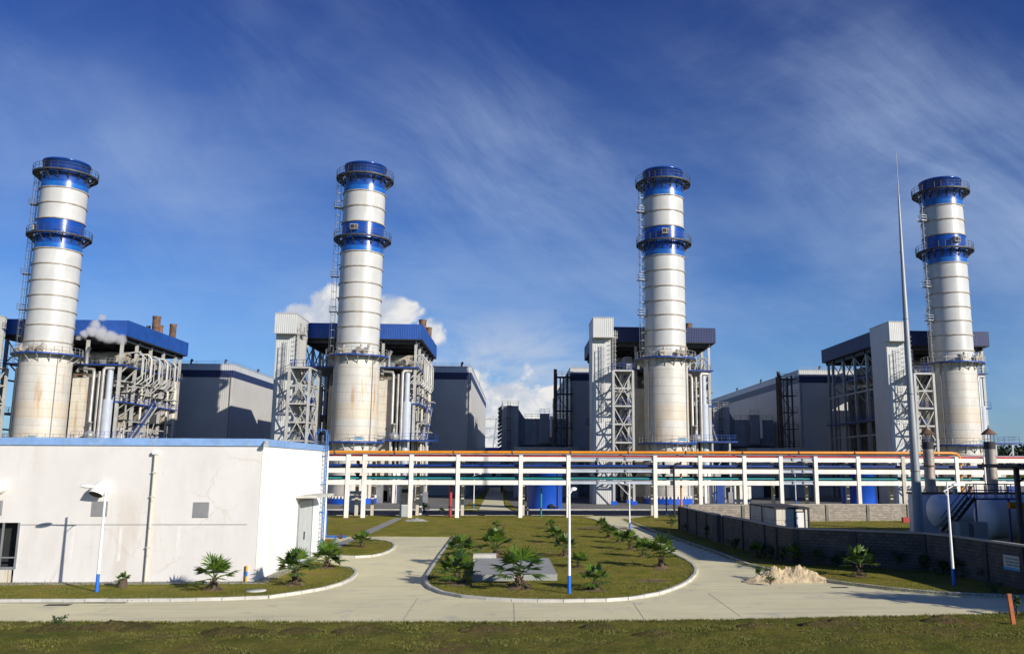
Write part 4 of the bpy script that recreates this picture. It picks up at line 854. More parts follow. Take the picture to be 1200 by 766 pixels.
# access platform with stair
Pa=at(1138,583,61); Pb=at(1186,583,61)
t=thing('access_platform','blue railed access platform with steep black stair over the pressure vessels','platform',(Pa[0],61,0)); L=Pb[0]-Pa[0]; z=Pa[2]
MB().box(0,L,-.5,.6,z-.12,z).build('deck','blue',t)
b=MB(); b.rail([(0,-.5,z),(L,-.5,z),(L,.6,z),(0,.6,z),(0,-.5,z)],1.0,.7,.03); b.build('railing','blue',t)
for x in (.3,L-.3): MB().box(x-.06,x+.06,-.06,.06,0,z-.1).build('leg','blue',t)
Ps=at(1106,622,61); b=MB(); xs=Ps[0]-Pa[0]
for yy in (-.5,.35): b.beam((xs,yy,z-2.45),(0,yy,z),.07,.2); b.beam((xs,yy,z-1.5),(0,yy,z+.95),.045); b.beam((xs,yy,z-1.95),(0,yy,z+.5),.04)
for k in range(9): q=k/9; b.box(xs*(1-q)-.1,xs*(1-q)+.12,-.5,.35,z-2.4+2.45*q,z-2.36+2.45*q)
b.build('stair','black',t)
for u0,u1 in ((1119,1130),(1136,1152)):
    A=at(u0,611,60); B=at(u1,611,60); tag(MB().bev(A[0],B[0],59.4,60.6,0,A[2],.04).build('plinth','slab'),'squat grey concrete plinth under the access platform, '+('left one' if u0<1130 else 'right one'),'plinth','concrete plinths')
# open canopy at the right edge
Pc=at(1195,600,57)
t=thing('open_canopy','dark open steel canopy on a post at the right edge','canopy',(Pc[0],57,0)); zc=at(1195,545,57)[2]
MB().box(-.14,.14,-.14,.14,0,zc-.2).build('post','steel_d',t); MB().box(6,6.28,-.14,.14,0,zc-.2).build('post','steel_d',t)
b=MB(); b.add([(-1.1,-2,zc-.1),(8,-2,zc-.5),(8,3,zc-.5),(-1.1,3,zc-.1),(-1.1,-2,zc+.1),(8,-2,zc-.3),(8,3,zc-.3),(-1.1,3,zc+.1)],[(0,3,2,1),(4,5,6,7),(0,1,5,4),(1,2,6,5),(2,3,7,6),(3,0,4,7)]); b.build('roof','steel_d',t)
b=MB(); b.beam((0,0,zc-1.2),(1.4,0,zc-.3),.12); b.build('brace','steel_d',t)
Po=at(1190,597,58); b=MB(); b.tube([(Po[0]-.5,58,Po[2]+.3),(Po[0]+2,58,Po[2]+.3)],.22,10); b.tube([(Po[0]+.3,57.8,Po[2]+.3),(Po[0]+.3,57.8,Po[2]-.9)],.2,10); b.tube([(Po[0]+.8,57.6,Po[2]-1.1),(Po[0]+.8,58.4,Po[2]-1.1)],.55,16); b.box(Po[0]+.2,Po[0]+1.4,57.8,58.3,.0,Po[2]-1.2)
tag(b.build('yellow_pump','orange'),'amber pipe and pump beside the pressure vessel at the right edge','pump')
# ------------------------------------------------------------------ walls
def wall(path,h,label,thick=.24,sp=3.6,parent_at=None,m='brick'):
    t=thing('block_wall',label,'wall',(path[0][0],path[0][1],0))
    for (xa,ya),(xb,yb) in zip(path[:-1],path[1:]):
        L=math.hypot(xb-xa,yb-ya); an=math.atan2(yb-ya,xb-xa)
        def pl(o): o.location=(xa-path[0][0],ya-path[0][1],0); o.rotation_euler=(0,0,an); return o
        pl(MB().box(0,L,-thick/2,thick/2,0,h).build('panel',m,t))
        pl(MB().box(-.02,L+.02,-thick/2-.05,thick/2+.05,h,h+.1).build('coping','coping',t))
        k=max(1,round(L/sp))
        for j in range(k+1): q=L*j/k; pl(MB().box(q-.17,q+.17,-thick/2-.1,thick/2+.1,0,h-.002).build('pier','pier' if m=='brick' else 'pier_shade',t))
    return t
hW=1.98
HW=2.28
def wt(u,v,z=HW+.1): return gp(u,v,z)
wall([wt(797,592.5),wt(842,602)],HW,'short grey block wall running back towards the pipe rack, left of the gap',m='brick_shade')
wall([wt(848.2,603.1),wt(871.7,607.3),wt(897.3,612.3),wt(911,615),wt(932,617.6),wt(1000,620.0),wt(1084,623.3),wt(1117.6,626.6),wt(1199.8,637.7),wt(1290,651)],HW,'long curving grey block wall in shade along the right verge',sp=3.8,m='brick_shade')
q1=gp(797,607); 
wall([(20.0,98.4),(26.4,98.6),(47,100.5),(70,102)],1.95,'sunlit block wall behind the shed and pipe rack',sp=5.2)
# wall sign
A=at(1182,652,49.3); d=Vector((1.8,-8.3,0)).normalized(); n=Vector((-d.y*-1,0,0))
sa=wt(1117.6,626.6); sb=wt(1199.8,637.7); sd=(Vector(sb)-Vector(sa)); sq=Vector(sa)+sd*.76
t=thing('wall_sign','white notice board with green writing and blue foot on the shaded wall','sign',(sq.x,sq.y,.25),rz=math.atan2(sd.y,sd.x))
MB().box(0,1.5,-.20,-.16,.75,1.5).build('board','sign',t); MB().box(0,1.5,-.215,-.20,.75,.88).build('foot_band','cyan',t)
sb_=[o for o in t.children if o.name.startswith('board')][0]
for r_,z in enumerate((1.33,1.16,1.0)):
    x=.18+.05*r_
    while x<1.2: w=random.uniform(.12,.3); MB().box(x,min(1.3,x+w),-.212,-.20,z-.035,z+.035).build('word','lettering',sb_); x+=w+.07
# shed
A=at(910,617,78); sx0=at(909,610,78)[0]; sx1=at(948,610,78)[0]
t=thing('site_shed','small cream panel shed with white door inside the block walls','shed',(sx0,78,0)); w=sx1-sx0; zt=at(930,594.5,78)[2]; dp_=8.5
MB().box(0,w,0,dp_,0,zt-.08).build('wall','casing',t)
MB().box(-.12,w+.12,-.15,dp_+.1,zt-.08,zt+.04).build('roof','soffit',t)
x0=at(931.5,610,78)[0]-sx0; x1=at(943.0,610,78)[0]-sx0; zd=at(937,600,78)[2]
do=MB().box(x0+.08,x1-.08,-.05,0,0,zd).build('door','white',t); MB().box(x0+.2,x0+.26,-.09,-.05,.9,1.1).build('handle','dark',do)
for x in (0,x0,x1,w): MB().box(x-.06,x+.06,-.07,-.003,0,zt-.1).build('frame_post','soffit',t)
MB().box(x0+.061,x1-.061,-.065,-.003,zd+.003,zd+.1).build('door_head','soffit',t)
for y in (dp_/2,dp_): MB().box(-.07,-.003,y-.06,y+.06,0,zt-.1).build('frame_post','soffit',t)
x,y=gp(1045,612); 
tag(MB().box(45.8-1,45.8-.2,97.0,97.5,0,.65).build('equipment_case','red'),'small red box at the foot of the sunlit block wall','box')
# ------------------------------------------------------------------ small things near the rack and lawn
# blue gas standpipe beside the ladder
x,y=gp(392,648); X0=at(383,590,y)[0]
b=MB(); b.tube([(X0-.7,y,3.3),(X0-.1,y,3.3),(X0,y,3.15),(X0,y,1.35),(X0+.12,y,1.2),(x+.8,y,1.2)],.075,8); po=None
t=thing('gas_standpipe','blue cranked gas pipe on a stub post beside the building ladder','pipe',(0,0,0)); b.build('pipe','blue_pale',t)
MB().tube([(x,y,0),(x,y,1.2)],.07,8).build('stub_post','blue_pale',t)
b=MB(); b.tube([(x+.25,y,1.2),(x+.5,y,1.2)],.16,10); b.tube([(x+.38,y,1.2),(x+.38,y,1.5)],.05,8); b.build('valve','rusty',t)
# kiosk by footpath
A=at(468,604,108.2); B=at(478.5,604,108.2); zt=at(470,568,108.2)[2]
t=thing('control_kiosk','tall pale green kiosk with dark louvres at the end of the footpath','kiosk',(A[0],108.2,0)); w=B[0]-A[0]
MB().box(0,w,0,1.2,0,zt).build('body','door',t); MB().box(.2,w-.12,-.03,0,1.6,zt-.5).build('louvre','soffit',t); MB().box(.05,w-.05,-.03,0,.15,1.4).build('door','sign',t)
# white cabinets behind the rack
for (u0,u1,v0,Y,lab) in ((488,494,569,113,'narrow white cabinet under the rack right of the kiosk, taller one'),(861.5,871,568.8,121,'white cabinet behind the rack left of the shed, left one'),(874.5,881,569.5,121,'white cabinet behind the rack left of the shed, right one'),(409,424,566,119,'wide white cabinet behind the leftmost rack columns')):
    A=at(u0,600,Y); B=at(u1,600,Y); zt=at(u0,v0,Y)[2]; t=thing('cabinet',lab,'cabinet',(A[0],Y,0),'white cabinets behind the rack'); w=B[0]-A[0]
    MB().box(0,w,0,1,0.1,zt).build('body','white',t); MB().box(-.05,w+.05,-.05,1.05,0,.1).build('plinth','slab',t); MB().box(w*.48,w*.52,-.02,0,.2,zt-.15).build('door_gap','grey_panel',t)
# hydrant posts
def hyd(u,v,Y,top,m,r,lab,cat='pipe'):
    A=at(u,v,Y); z=at(u,top,Y)[2]; t=thing('standpipe',lab,cat,(A[0],Y,0)); MB().tube([(0,0,0),(0,0,z)],r,10).build('riser',m,t)
    b=MB(); b.tube([(-.02,0,z*.3),(-.02,-.25,z*.3)],.12,8); b.tube([(-.3,-.26,z*.3),(.3,-.26,z*.3)],.05,6); b.build('valve','steel_d',t); return t
hyd(527.5,604,108.2,565,'red',.2,'red fire standpipe under the rack left of the alley'); hyd(634,605,108.4,571,'teal',.11,'thin teal standpipe in front of the blue water tank')
hyd(618,603,112,580,'steel_g',.1,'grey standpipe with red wheel left of the blue water tank'); hyd(781,602,113,560,'blue',.09,'slim blue post behind the rack right of the drive')
hyd(403,603,110,566,'black',.12,'black pipe post behind the leftmost rack column')
# rubble heap by footpath
def blob(name,label,cat,cx,cy,sx,sy,h,m,seed=1,n=26,amp=.35,lobes=None,group=None,z0=0):
    rnd=random.Random(seed); vs=[]; fs=[]; ph=[(rnd.uniform(.5,3.5),rnd.uniform(0,6.28),rnd.uniform(.5,3.5),rnd.uniform(0,6.28)) for _ in range(7)]
    so=Vector((seed*3.7,seed*1.3,0))
    for j in range(n+1):
        for i in range(n+1):
            a=i/n*2-1; b_=j/n*2-1; P=Vector((a*sx,b_*sy,0)); wv=mn.noise(P*.9/max(.5,sy)+so)*.42
            d=math.sqrt(a*a+b_*b_)+wv*.6; base=max(0,1-max(0,d)**1.5)
            if lobes: base=max([max(0,1-math.hypot((a-lx)/lr,(b_-ly)/lr)**1.1)*lh for lx,ly,lr,lh in lobes]+[0])*(1+.25*wv)
            f=mn.fractal(P*1.6+so,.85,2.1,6)+.5*mn.fractal(P*5+so,.7,2,4)
            z=z0+h*base*(1+amp*f)-(.04 if base<=.02 else 0)+h*.15*amp*f*min(1,base*4)
            if abs(a)>.999 or abs(b_)>.999: z=min(z,z0-.05)
            vs.append((cx+a*sx,cy+b_*sy,z))
    for j in range(n):
        for i in range(n): k=j*(n+1)+i; fs.append((k,k+1,k+n+2,k+n+1))
    o=MB().add(vs,fs,True).build(name,m); return tag(o,label,cat,group)
xs,ys=gp(922,683); blob('sand_heap','long lumpy heap of pale building sand on the drive by the verge','sand heap',xs+.1,ys+.7,2.5,1.3,.86,'sand',3,110,.28,[(-.2,.0,.55,1.0),(.12,.1,.5,.92),(.38,.0,.52,.98),(-.6,-.1,.42,.40),(.62,-.1,.40,.55)])
x,y=gp(488,611); blob('rubble_heap','small pile of pale rubble beside the footpath end','rubble',x,y,1.6,.7,.28,'slab',9,24,.6,z0=.06)
for i,(u,v,sx,h) in enumerate(((135,737,2.0,.20),(66,739,1.4,.16),(275,742,1.6,.18),(352,741,1.0,.12),(425,741,1.5,.2),(568,740,1.3,.18),(700,738,1.0,.18),(975,733,1.6,.25),(1105,729,1.3,.22),(885,735,1.0,.1),(768,745,1.1,.12))):
    x,y=gp(u,v); sx*=.8; h*=(.75 if i in (7,8) else 1.1); places=['left of the blue-footed post by the building','at the far left of the front grass','below the middle of the white building','below the end of the white building','below the first bend of the kerb','below the left part of the oval lawn','below the lamp post of the oval lawn','below the sand heap to the right','near the orange post','just left of the sand heap line','below the right end of the oval lawn']
    blob('soil_mound','low brown soil mound in the front grass, '+places[i],'soil mound',x,y,sx,sx*.45,h,'mound',20+i,22,.7,group='soil mounds in the front grass',z0=.07)
for i,(u,v,sx) in enumerate(((764,682,1.4),(697,694,.9),(538,687,1.1),(608,692,1.1),(775,669,.9),(700,619,3.2),(820,612,2.0))):
    x,y=gp(u,v); struct(blob('bare_soil','x','x',x,y,sx,sx*.5,.07,'soil',50+i,18,.8,z0=.06)); o=bpy.context.scene.collection.objects[-1]
    del o['label']; del o['category']
# concrete slab with hatch on the oval lawn
pts=[gp(553,682.5),gp(557,661.5),gp(643,661.2),gp(653,681.5)]
t=thing('concrete_slab','raised grey concrete chamber slab among the palms on the oval lawn','slab'); MB().prism(pts,0,.42).build('top_slab','slab',t)
a_=gp(568,659.5); MB().box(a_[0]-.75,a_[0]+.75,a_[1]-.5,a_[1]+.3,0,.62).build('hatch','kerb',t)
b=MB(); x,y=gp(604,676,.42); b.lathe([(0,.42),(.32,.42),(.32,.5),(0,.5)],x,y,18); b.build('manhole_ring','kerb',t)
def grate(u0,v0,w,h_,lab):
    x,y=gp(u0,v0); t=tag(MB().box(x-w/2,x+w/2,y-h_/2,y+h_/2,0,.012).build('drain_grate','dark'),lab,'drain grate','road drain grates'); return t
grate(68,708.5,1.1,.45,'dark drain grate in the road by the kerb at left'); grate(984,688,.9,.35,'dark drain grate in the road right of the sand heap')
x,y=gp(300,694); tag(MB().lathe([(0,.13),(.48,.13),(.5,.05)],x,y,20).build('manhole_cover','kerb'),'round pale manhole cover in the grass between the two near palms','manhole cover')
x,y=gp(1188,733); t=thing('marker_post','leaning weathered orange marker post at bottom right','post',(x,y,0)); zt=at(1186,695,y)[2]; MB().add([(-.08,-.05,0),(.08,-.05,0),(.08,.05,0),(-.08,.05,0),(-.18,-.05,zt),(-.02,-.05,zt),(-.02,.05,zt),(-.18,.05,zt)],[(0,3,2,1),(4,5,6,7),(0,1,5,4),(1,2,6,5),(2,3,7,6),(3,0,4,7)]).build('post','post',t)
x,y=gp(287,684); t=thing('cable_marker','little yellow and blue marker stake against the white wall','marker post',(x,y+.15,0)); 
MB().tube([(0,0,.1),(0,0,.4)],.06,8).build('stake','yellow',t); MB().tube([(0,0,.4),(0,0,.65)],.061,8).build('blue_band','lampblue',t); MB().tube([(0,0,.65),(0,0,.95)],.06,8).build('top','yellow',t)
# ------------------------------------------------------------------ plants
def fan_crown(seed,R0=.78,n=13):
    rnd=random.Random(seed); b=MB()
    for k in range(n):
        az=2*math.pi*(k*.382)+rnd.uniform(-.25,.25); el=R(74-84*(k/n)**.9+rnd.uniform(-9,9)); L=R0*rnd.uniform(.42,.72)
        d=Vector((math.cos(az)*math.cos(el),math.sin(az)*math.cos(el),math.sin(el)))
        base=Vector((0,0,0)); tip=d*L+Vector((0,0,.02)); b.tube([base,tip],[.02,.012],4,caps=False)
        side=Vector((-math.sin(az),math.cos(az),0)); upv=d.cross(side)*-1; fl=R0*rnd.uniform(.66,.86); m=15
        for j in range(m):
            a=R(-80+160*j/(m-1)); dirn=(d*math.cos(a)+side*math.sin(a)); dirn=(dirn+upv*(.14*abs(math.sin(a))-.10)).normalized(); ll=fl*(1-.25*abs(a)/2)*rnd.uniform(.9,1.08)
            w=(side*math.cos(a)-d*math.sin(a))*.040; mid=tip+dirn*ll*.55+Vector((0,0,-.02)); end=tip+dirn*ll+Vector((0,0,-.10*ll-.06*rnd.random()))
            lift=upv*.012*(1 if j%2 else -1)
            b.add([tip,mid-w+lift,mid+w-lift,end],[(0,1,2),(1,3,2)])
    return b
def palm_proto(seed,trunk=.45,R0=.78):
    t=thing('fan_palm','','palm',(0,0,0),'young fan palms'); rnd=random.Random(seed)
    b=MB(); b.tube([(0,0,-.02),(.01,0,trunk*.5),(0,.01,trunk),(0,0,trunk+.12)],[.13,.11,.09,.05],9)
    for k in range(14):
        a=k*2.4; z=trunk*(.15+.8*k/14); b.beam((math.cos(a)*.09,math.sin(a)*.09,z),(math.cos(a)*.19,math.sin(a)*.19,z+.13),.045,.02)
    b.build('trunk','trunk',t); cr=fan_crown(seed,R0); cr.v=[(x,y,z+trunk+.05) for x,y,z in cr.v]; cr.build('crown','frond',t)
    dd=MB(); 
    for k in range(5):
        a=rnd.uniform(0,6.28); dd.beam((0,0,trunk),(math.cos(a)*.28,math.sin(a)*.28,trunk*.35),.02,.02)
        for j in range(7): aa=a+(j-3)*.22; dd.add([(math.cos(a)*.28,math.sin(a)*.28,trunk*.35),(math.cos(aa)*.42,math.sin(aa)*.42,trunk*.12),(math.cos(aa+.08)*.42,math.sin(aa+.08)*.42,.1)],[(0,1,2)])
    dd.build('dead_fronds','trunk',t)
    s=MB(); s.lathe([(0,.07),(.3,.05),(.42,-.01)],0,0,14); s.build('planting_soil','soil',t)
    return t
protos=[palm_proto(11,.42,.80),palm_proto(23,.50,.74),palm_proto(37,.34,.86)]
PALMS=[(250,693,30,'big fan palm before the white wall, left of the round manhole cover'),(345,687,32,'fan palm at the corner of the white building casting shade on its side wall'),(383,667,26,'fan palm on the kerb bend in front of the blue standpipe'),(424,642,17,'small fan palm alone on the little round lawn'),
 (582,622,12,'farthest palm of the left row on the oval lawn'),(582,634,15,'second farthest palm of the left row on the oval lawn'),(582,654,25,'palm of the left row just behind the concrete slab'),(541,662,27,'palm behind the biggest palm at the left tip of the oval lawn'),(534,684,34,'biggest palm at the left tip of the oval lawn'),(608,691,35,'palm directly in front of the concrete slab'),
 (646,620,11,'farthest palm of the middle row on the oval lawn'),(648,630,14,'second farthest palm of the middle row'),(653,637,15,'third farthest palm of the middle row'),(662,653,22,'palm of the middle row half behind the lawn lamp post'),(678,666,20,'palm of the middle row just right of the lawn lamp post'),(697,692,24,'nearest palm of the middle row, right of the blue lamp foot'),
 (706,622,13,'farthest palm of the right row on the oval lawn'),(713,631,16,'second farthest palm of the right row'),(724,637,14,'low bushy palm, third farthest of the right row'),(739,645,20,'palm at the foot of the lamp post beside the drive'),(754.5,653.5,20,'palm with its crown tilted over the drive, second nearest of the right row'),(775,666,25,'nearest palm of the right row on the oval lawn'),
 (834,632,17,'shaded palm before the gap in the block wall'),(887,654,17,'bright tipped palm in shade before the block wall, left of two saplings'),(928,662,20,'palm behind the sand heap in front of the wall'),(1007,677,26,'large palm before the shaded wall, left of the right lamp post'),(1131,677,24,'very dark palm right of the right lamp post'),
 (497,600,9,'tiny palm beside the yard behind the rack, left one'),(517,604,7,'tiny palm beside the yard behind the rack, right one')]
for i,(u,v,hp,lab) in enumerate(PALMS):
    x,y=gp(u,v); hm=hp/F*y*(1.14 if hp>23 else .98); pr=protos[i%3]; sc=hm/1.28
    if i<3: o=pr; o['label']=lab; o.location=(x,y,.08); o.scale=(sc,)*3; o.rotation_euler=(0,0,i*1.3)
    else: o=dup(pr,(x,y,.08),lab,rz=i*1.7,scale=sc*random.uniform(.92,1.1)); o.rotation_euler=(random.uniform(-.12,.12),random.uniform(-.12,.12),i*1.7); o.scale=(o.scale[0]*random.uniform(.9,1.1),o.scale[1]*random.uniform(.9,1.1),o.scale[2]*random.uniform(.88,1.12))
# stump with sprout
x,y=gp(143,690); t=thing('sprouting_stump','short brown palm stump with a green sprout before the white wall','stump',(x,y,.06)); MB().tube([(0,0,0),(0,0,.45)],[.26,.2],12).build('stump','trunk',t)
c=fan_crown(5,.35,8); c.v=[(a,b_,z+.4) for a,b_,z in c.v]; c.build('sprout','frond',t)
def bush(seed,r,h,n,leaf=.10,stem=True):
    rnd=random.Random(seed); b=MB(); cl=[(rnd.gauss(0,r*.45),rnd.gauss(0,r*.45),h*rnd.uniform(.35,1)) for _ in range(9)]
    for k in range(n):
        c=cl[k%9]; s=r*.33; p_=Vector((c[0]+rnd.gauss(0,s*.5),c[1]+rnd.gauss(0,s*.5),max(.03,c[2]+rnd.gauss(0,s*.45))))
        d=Vector((rnd.gauss(0,1),rnd.gauss(0,1),rnd.gauss(.3,.7))).normalized(); e=d.cross(Vector((rnd.gauss(0,1),rnd.gauss(0,1),rnd.gauss(0,1)))).normalized()
        b.add([p_,p_+d*leaf*.6+e*leaf*.28,p_+d*leaf*1.3,p_+d*leaf*.6-e*leaf*.28],[(0,1,2,3)])
    st=MB()
    for c in cl: st.tube([(0,0,0),(c[0]*.3,c[1]*.3,c[2]*.5),(c[0],c[1],c[2])],[.03,.02,.008],5,caps=False)
    return b,st
def bushthing(name,label,cat,u,v,hp,wp,seed,n=420,leaf=.1,group=None):
    x,y=gp(u,v); h=hp/F*y; r=wp/F*y/2; t=thing(name,label,cat,(x,y,.07),group); b,s=bush(seed,r,h*.92,n,leaf); b.build('foliage','leaf',t); s.build('stem','trunk',t); return t
bushthing('sapling','young broad leaved sapling behind the sand heap, left of the pair','sapling',904,656,16,11,1,300,.11,'saplings along the shaded wall')
bushthing('sapling','young broad leaved sapling behind the sand heap, right of the pair','sapling',917,659,19,12,2,300,.11,'saplings along the shaded wall')
bushthing('sapling','slender bright sapling alone between two palms before the shaded wall','sapling',958.5,664,20,17,3,340,.12,'saplings along the shaded wall')
bushthing('bush','dark leafy bush right of the large palm before the shaded wall','bush',1053,668,22,26,4,520,.12)
bushthing('bush','dark leafy bush behind the large palm before the shaded wall','bush',1018,668,24,22,14,520,.12)
bushthing('bush','low bush at the kerb near the orange marker post','bush',1166,697,12,18,5,340,.09)
bushthing('bush','weedy bush beside the orange marker post','bush',1192,722,22,12,6,340,.08)
bushthing('bush','dark bush at the far end of the short block wall','bush',787,619,15,10,7,320,.12)
bushthing('bush','long dark bush against the short block wall','bush',812,624,12,24,8,520,.12)
bushthing('bush','small dark bush at the near side of the wall gap','bush',862,645,14,18,9,420,.12)
for u,v,hp,wp,lab in ((893,652,15,20,'shaded bush at the wall foot behind the palm left of the saplings'),(942,659,13,18,'shaded bush at the wall foot between the sapling pair and the lone sapling'),(985,664,16,20,'shaded bush at the foot of the wall left of the large palm'),(1082,670,18,26,'shaded bush at the foot of the wall left of the right lamp post'),(1106,674,14,20,'shaded low bush at the foot of the wall directly behind the right lamp post'),(1160,683,18,28,'shaded wide bush at the foot of the wall below the notice board')):
    bushthing('bush',lab,'bush',u,v,hp,wp,int(u),420,.12)
bushthing('weed','green weed clump growing on the left foot of the sand heap','weed',890,678,12,15,10,380,.08)
bushthing('weed','second weed clump on the front of the sand heap','weed',903,686,10,11,12,260,.07)
bushthing('weed','tall weed in the front grass left of the soil mounds','weed',66,736,11,12,11,220,.07)
# grass blades: near grass and lawn edges
def blades():
    rnd=random.Random(99); b=MB(); vs=[]; fs=[]
    def blade(x,y,z,h):
        a=rnd.uniform(0,6.28); w=.012+.01*rnd.random(); l=(rnd.gauss(0,.35)*h,rnd.gauss(0,.35)*h); o=len(vs)
        vs.extend([(x-math.cos(a)*w,y-math.sin(a)*w,z),(x+math.cos(a)*w,y+math.sin(a)*w,z),(x+l[0],y+l[1],z+h)]); fs.append((o,o+1,o+2))
    def edge(x): 
        for (a,b_) in zip(near[:-1],near[1:]):
            if a[0]<=x<=b_[0]: return a[1]+(b_[1]-a[1])*(x-a[0])/(b_[0]-a[0])
        return 36
    for k in range(34000):       # tufts in drifts over the front grass
        x=rnd.uniform(-26,27); e=edge(x); y=e-abs(rnd.gauss(0,3.4))+.02
        if y<25: continue
        dn=mn.noise(Vector((x*.45,y*.8,3)))+.5*mn.noise(Vector((x*1.7,y*2.2,7)))
        if dn<rnd.uniform(-.35,.25) and e-y>.25: continue
        hh=.035+.07*max(0,dn)+(.04 if e-y<.3 else 0)
        for j in range(4): blade(x+rnd.gauss(0,.06),y+rnd.gauss(0,.06),.02,rnd.uniform(.6,1.4)*hh)
    def alongp(path,inn,n,z,h0,h1):
        for (a,b_) in zip(path[:-1],path[1:]):
            L=math.hypot(b_[0]-a[0],b_[1]-a[1])
            for k in range(int(L*n)):
                q=rnd.random(); nx,ny=-(b_[1]-a[1])/L,(b_[0]-a[0])/L; off=abs(rnd.gauss(.12,.25))*inn
                blade(a[0]+(b_[0]-a[0])*q+nx*off,a[1]+(b_[1]-a[1])*q+ny*off,z,rnd.uniform(h0,h1))
    def inside(x,y,poly):
        c=False; m=len(poly); k=m-1
        for i in range(m):
            if (poly[i][1]>y)!=(poly[k][1]>y) and x<(poly[k][0]-poly[i][0])*(y-poly[i][1])/(poly[k][1]-poly[i][1])+poly[i][0]: c=not c
            k=i
        return c
    for poly,(xa,xb,ya,yb),cnt in ((lawnE,(-7,13,42,80),15000),(kA0+[(WX+1,62.5),(WX+.6,47.6),(-70,49)],(-27,-9,42,62),7000),(kF+[(95,47),(120,111.3),(18.0,111.3)],(10,30,42,80),9000)):
        for k in range(cnt):
            x=rnd.uniform(xa,xb); y=ya+(yb-ya)*rnd.random()**1.5
            dn=mn.noise(Vector((x*.5,y*.5,11)))+.5*mn.noise(Vector((x*2,y*2,5)))
            if dn<rnd.uniform(-.3,.4) or not inside(x,y,poly): continue
            for j in range(5): blade(x+rnd.gauss(0,.08),y+rnd.gauss(0,.08),.08,rnd.uniform(.5,1.3)*(.045+.06*max(0,dn)))
    alongp([p_ for p_ in kA0],1,120,.08,.05,.14); alongp(kE,1,110,.08,.04,.12); alongp(kF,-1,70,.08,.05,.14); alongp(kB,1,90,.08,.05,.12)
    alongp([(WX+.8,64),(WX+.8,47.4),(-60,47.4)],-1,45,.08,.06,.2)
    b.v=vs; b.f=fs; b.sm=[False]*len(fs); o=b.build('grass_blades','blade'); o['kind']='stuff'
    return o
blades()
# ------------------------------------------------------------------ far things
t=thing('far_warehouse','distant low white building with a blue roof closing the alley','building',(0,300,0)); b=MB(); b.box(-40,6,0,30,0,11.0); b.build('wall','white',t)
MB().box(-41,7,-.6,31,11.0,12.9).build('roof','tankblue',t)
for k in range(12): x=-38+k*3.7; MB().box(x,x+1.2,-.06,0,2,5).build('window','soffit',t)
def pylon():
    Y=420; zb=0; P=at(583.5,489,Y); t=thing('power_pylon','distant lattice power pylon in the gap between the halls','pylon',(P[0],Y,0)); h=P[2]; b=MB()
    for sx,sy_ in ((1,1),(1,-1),(-1,1),(-1,-1)): b.beam((sx*3.6,sy_*3.6,0),(sx*.8,sy_*.8,h),.28)
    z=0; 
    while z<h-2:
        w0=3.6-2.8*z/h; z1=z+2*w0*.9+1; w1=3.6-2.8*min(z1,h)/h
        for s in (-1,1): b.beam((-w0,s*w0,z),(w1,s*w1,min(z1,h)),.14); b.beam((w0,s*w0,z),(-w1,s*w1,min(z1,h)),.14)
        z=z1
    b.build('body','steel_g',t)
    for z in (h-1,h-5.5,h-10): a=MB(); a.beam((-6.5,0,z),(1,0,z+.3),.25); a.beam((-6.5,0,z),(-.8,0,z+1.6),.18); a.tube([(-6.4,0,z),(-6.4,0,z-1.5)],.14,6); a.tube([(-3.8,0,z),(-3.8,0,z-1.2)],.12,6); a.build('cross_arm','steel_g',t)
pylon()
def wood():
    rnd=random.Random(4); vs=[]; fs=[]
    for k in range(2600):
        x=rnd.uniform(300,700); y=640+rnd.uniform(-15,30)+.02*(x-300); h=21+3.2*math.sin(x*.05)+2.0*math.sin(x*.17+1); z=h*rnd.random()**.45; s=rnd.uniform(1.2,3.0)
        for j in range(5):
            d=Vector((rnd.gauss(0,1),rnd.gauss(0,1),rnd.gauss(0,1))).normalized(); e=d.cross(Vector((rnd.gauss(0,1),rnd.gauss(0,1),rnd.gauss(0,1)))).normalized(); c=Vector((x,y,z))+Vector((rnd.gauss(0,1),rnd.gauss(0,1),rnd.gauss(0,.7)))*s*.6
            o=len(vs); vs.extend([c-d*s*.6,c+e*s*.5,c+d*s*.6,c-e*s*.5]); fs.append((o,o+1,o+2,o+3))
    b=MB(); b.v=vs; b.f=fs; b.sm=[False]*len(fs); o=b.build('far_woodland','far_leaf'); o['kind']='stuff'; return o
wood()
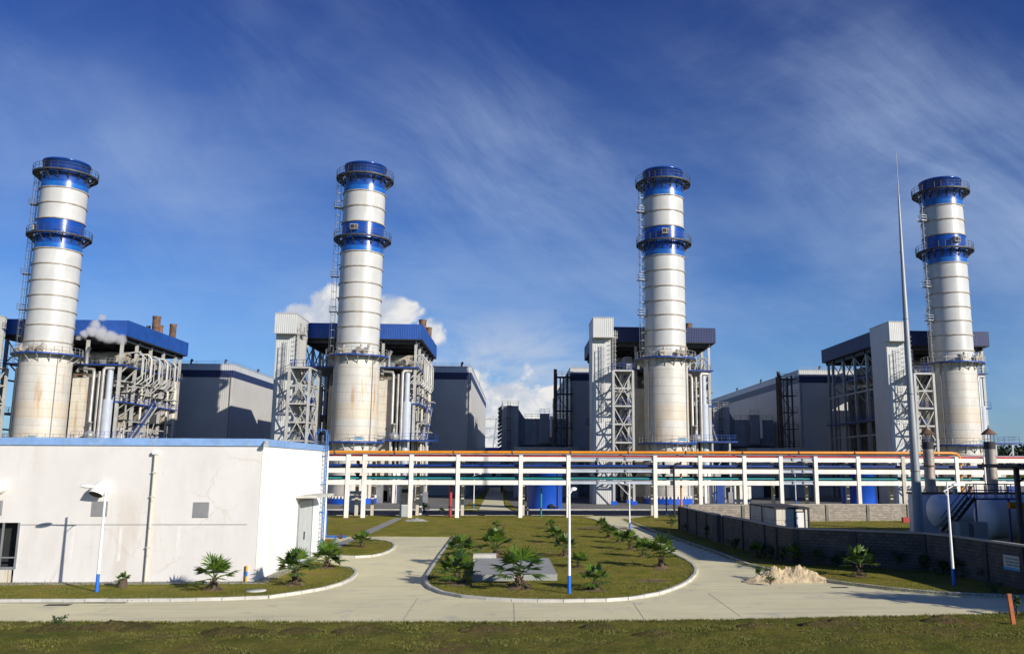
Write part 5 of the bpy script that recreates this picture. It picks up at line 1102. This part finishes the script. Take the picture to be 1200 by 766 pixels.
# steam drifting from the vent of the leftmost boiler
def steam(name,lab,pts,dens):
    b=MB(); rnd=random.Random(2); n=14
    xs=[c[0] for c,r in pts]; ys=[c[1] for c,r in pts]; zs=[c[2] for c,r in pts]; b.box(min(xs)-1.6,max(xs)+2.2,min(ys)-2.4,max(ys)+2.4,min(zs)-2.4,max(zs)+1.6); o=tag(b.build(name,None),lab,'steam')
    m=bpy.data.materials.new('steam'); m.use_nodes=True; t=m.node_tree; h=G(t); t.nodes.remove(t.nodes['Principled BSDF']); v=t.nodes.new('ShaderNodeVolumePrincipled'); out=[q for q in t.nodes if q.type=='OUTPUT_MATERIAL'][0]
    P=t.nodes.new('ShaderNodeNewGeometry').outputs['Position']; acc=None
    for c,r in pts:
        dv=t.nodes.new('ShaderNodeVectorMath'); dv.operation='DISTANCE'; h.lk(P,dv.inputs[0]); dv.inputs[1].default_value=c
        e=h.ss(dv.outputs['Value'],r*1.15,r*.1); acc=e if acc is None else h.m('MAXIMUM',acc,e)
    f=h.ss(h.m('ADD',acc,h.m('MULTIPLY',h.m('SUBTRACT',h.noise(P,.75,6,.65,.5),.5),1.5)),.35,1.1); f=h.m('MULTIPLY',f,h.ss(acc,.02,.3))
    h.lk(h.m('MULTIPLY',f,dens),v.inputs['Density']); v.inputs['Color'].default_value=(.98,.98,.98,1); v.inputs['Anisotropy'].default_value=.2; h.lk(v.outputs[0],out.inputs['Volume'])
    o.data.materials.append(m); return o
P=[at(92,396,148.5),at(99,391,148.5),at(108,388,149),at(118,390,149.5),at(130,395,150.5),at(142,398,152)]
SC.cycles.volume_bounces=4
P=P+[at(112,380,150.5),at(120,372,151.5)]
steam('steam_plume','white steam plume beside the leftmost chimney under the blue canopy',[(P[0],.8),(P[1],1.2),(P[2],1.7),(P[3],1.9),(P[4],2.0),(P[5],1.6),(P[6],1.3),(P[7],1.1)],2.0)
# unseen buildings added to shade the right side; trees read from their shadow
t=thing('shade_building','added unseen building casting shade from outside the right edge, nearer to the road','building',(38,34.5,0)); MB().box(0,14,0,19.5,0,13.8).build('wall','hall',t); MB().box(-.1,14.1,-.1,19.6,13.8,14.0).build('roof','steel_g',t)
for k in range(3): MB().box(-.06,0,2+k*6,5+k*6,3,5).build('window','soffit',t)
t=thing('shade_building','added unseen building casting shade from outside the right edge, behind the nearer one','building',(53.5,38,0)); MB().box(0,16,0,26,0,13.5).build('wall','hall',t); MB().box(-.3,16.3,-.3,26.3,13.5,13.9).build('roof','steel_g',t)
for k in range(4): MB().box(-.06,0,2+k*6,5+k*6,3,5).build('window','soffit',t)
def tree(x,y,h,r,seed,lab):
    t=thing('broadleaf_tree',lab,'tree',(x,y,0),'trees outside the right edge'); b,s=bush(seed,r,h,2600,.34); b.v=[(a,b_,c+h*.22) for a,b_,c in b.v]; b.build('crown','leaf',t); s=MB(); s.tube([(0,0,0),(.1,0,h*.4),(0,.1,h*.8)],[.22,.15,.05],9); s.build('trunk','trunk',t)
tree(31,29.5,5.8,2.3,71,'leafy tree just outside the right edge, nearer one'); tree(36,25.5,7.0,2.6,72,'leafy tree just outside the right edge, taller one')
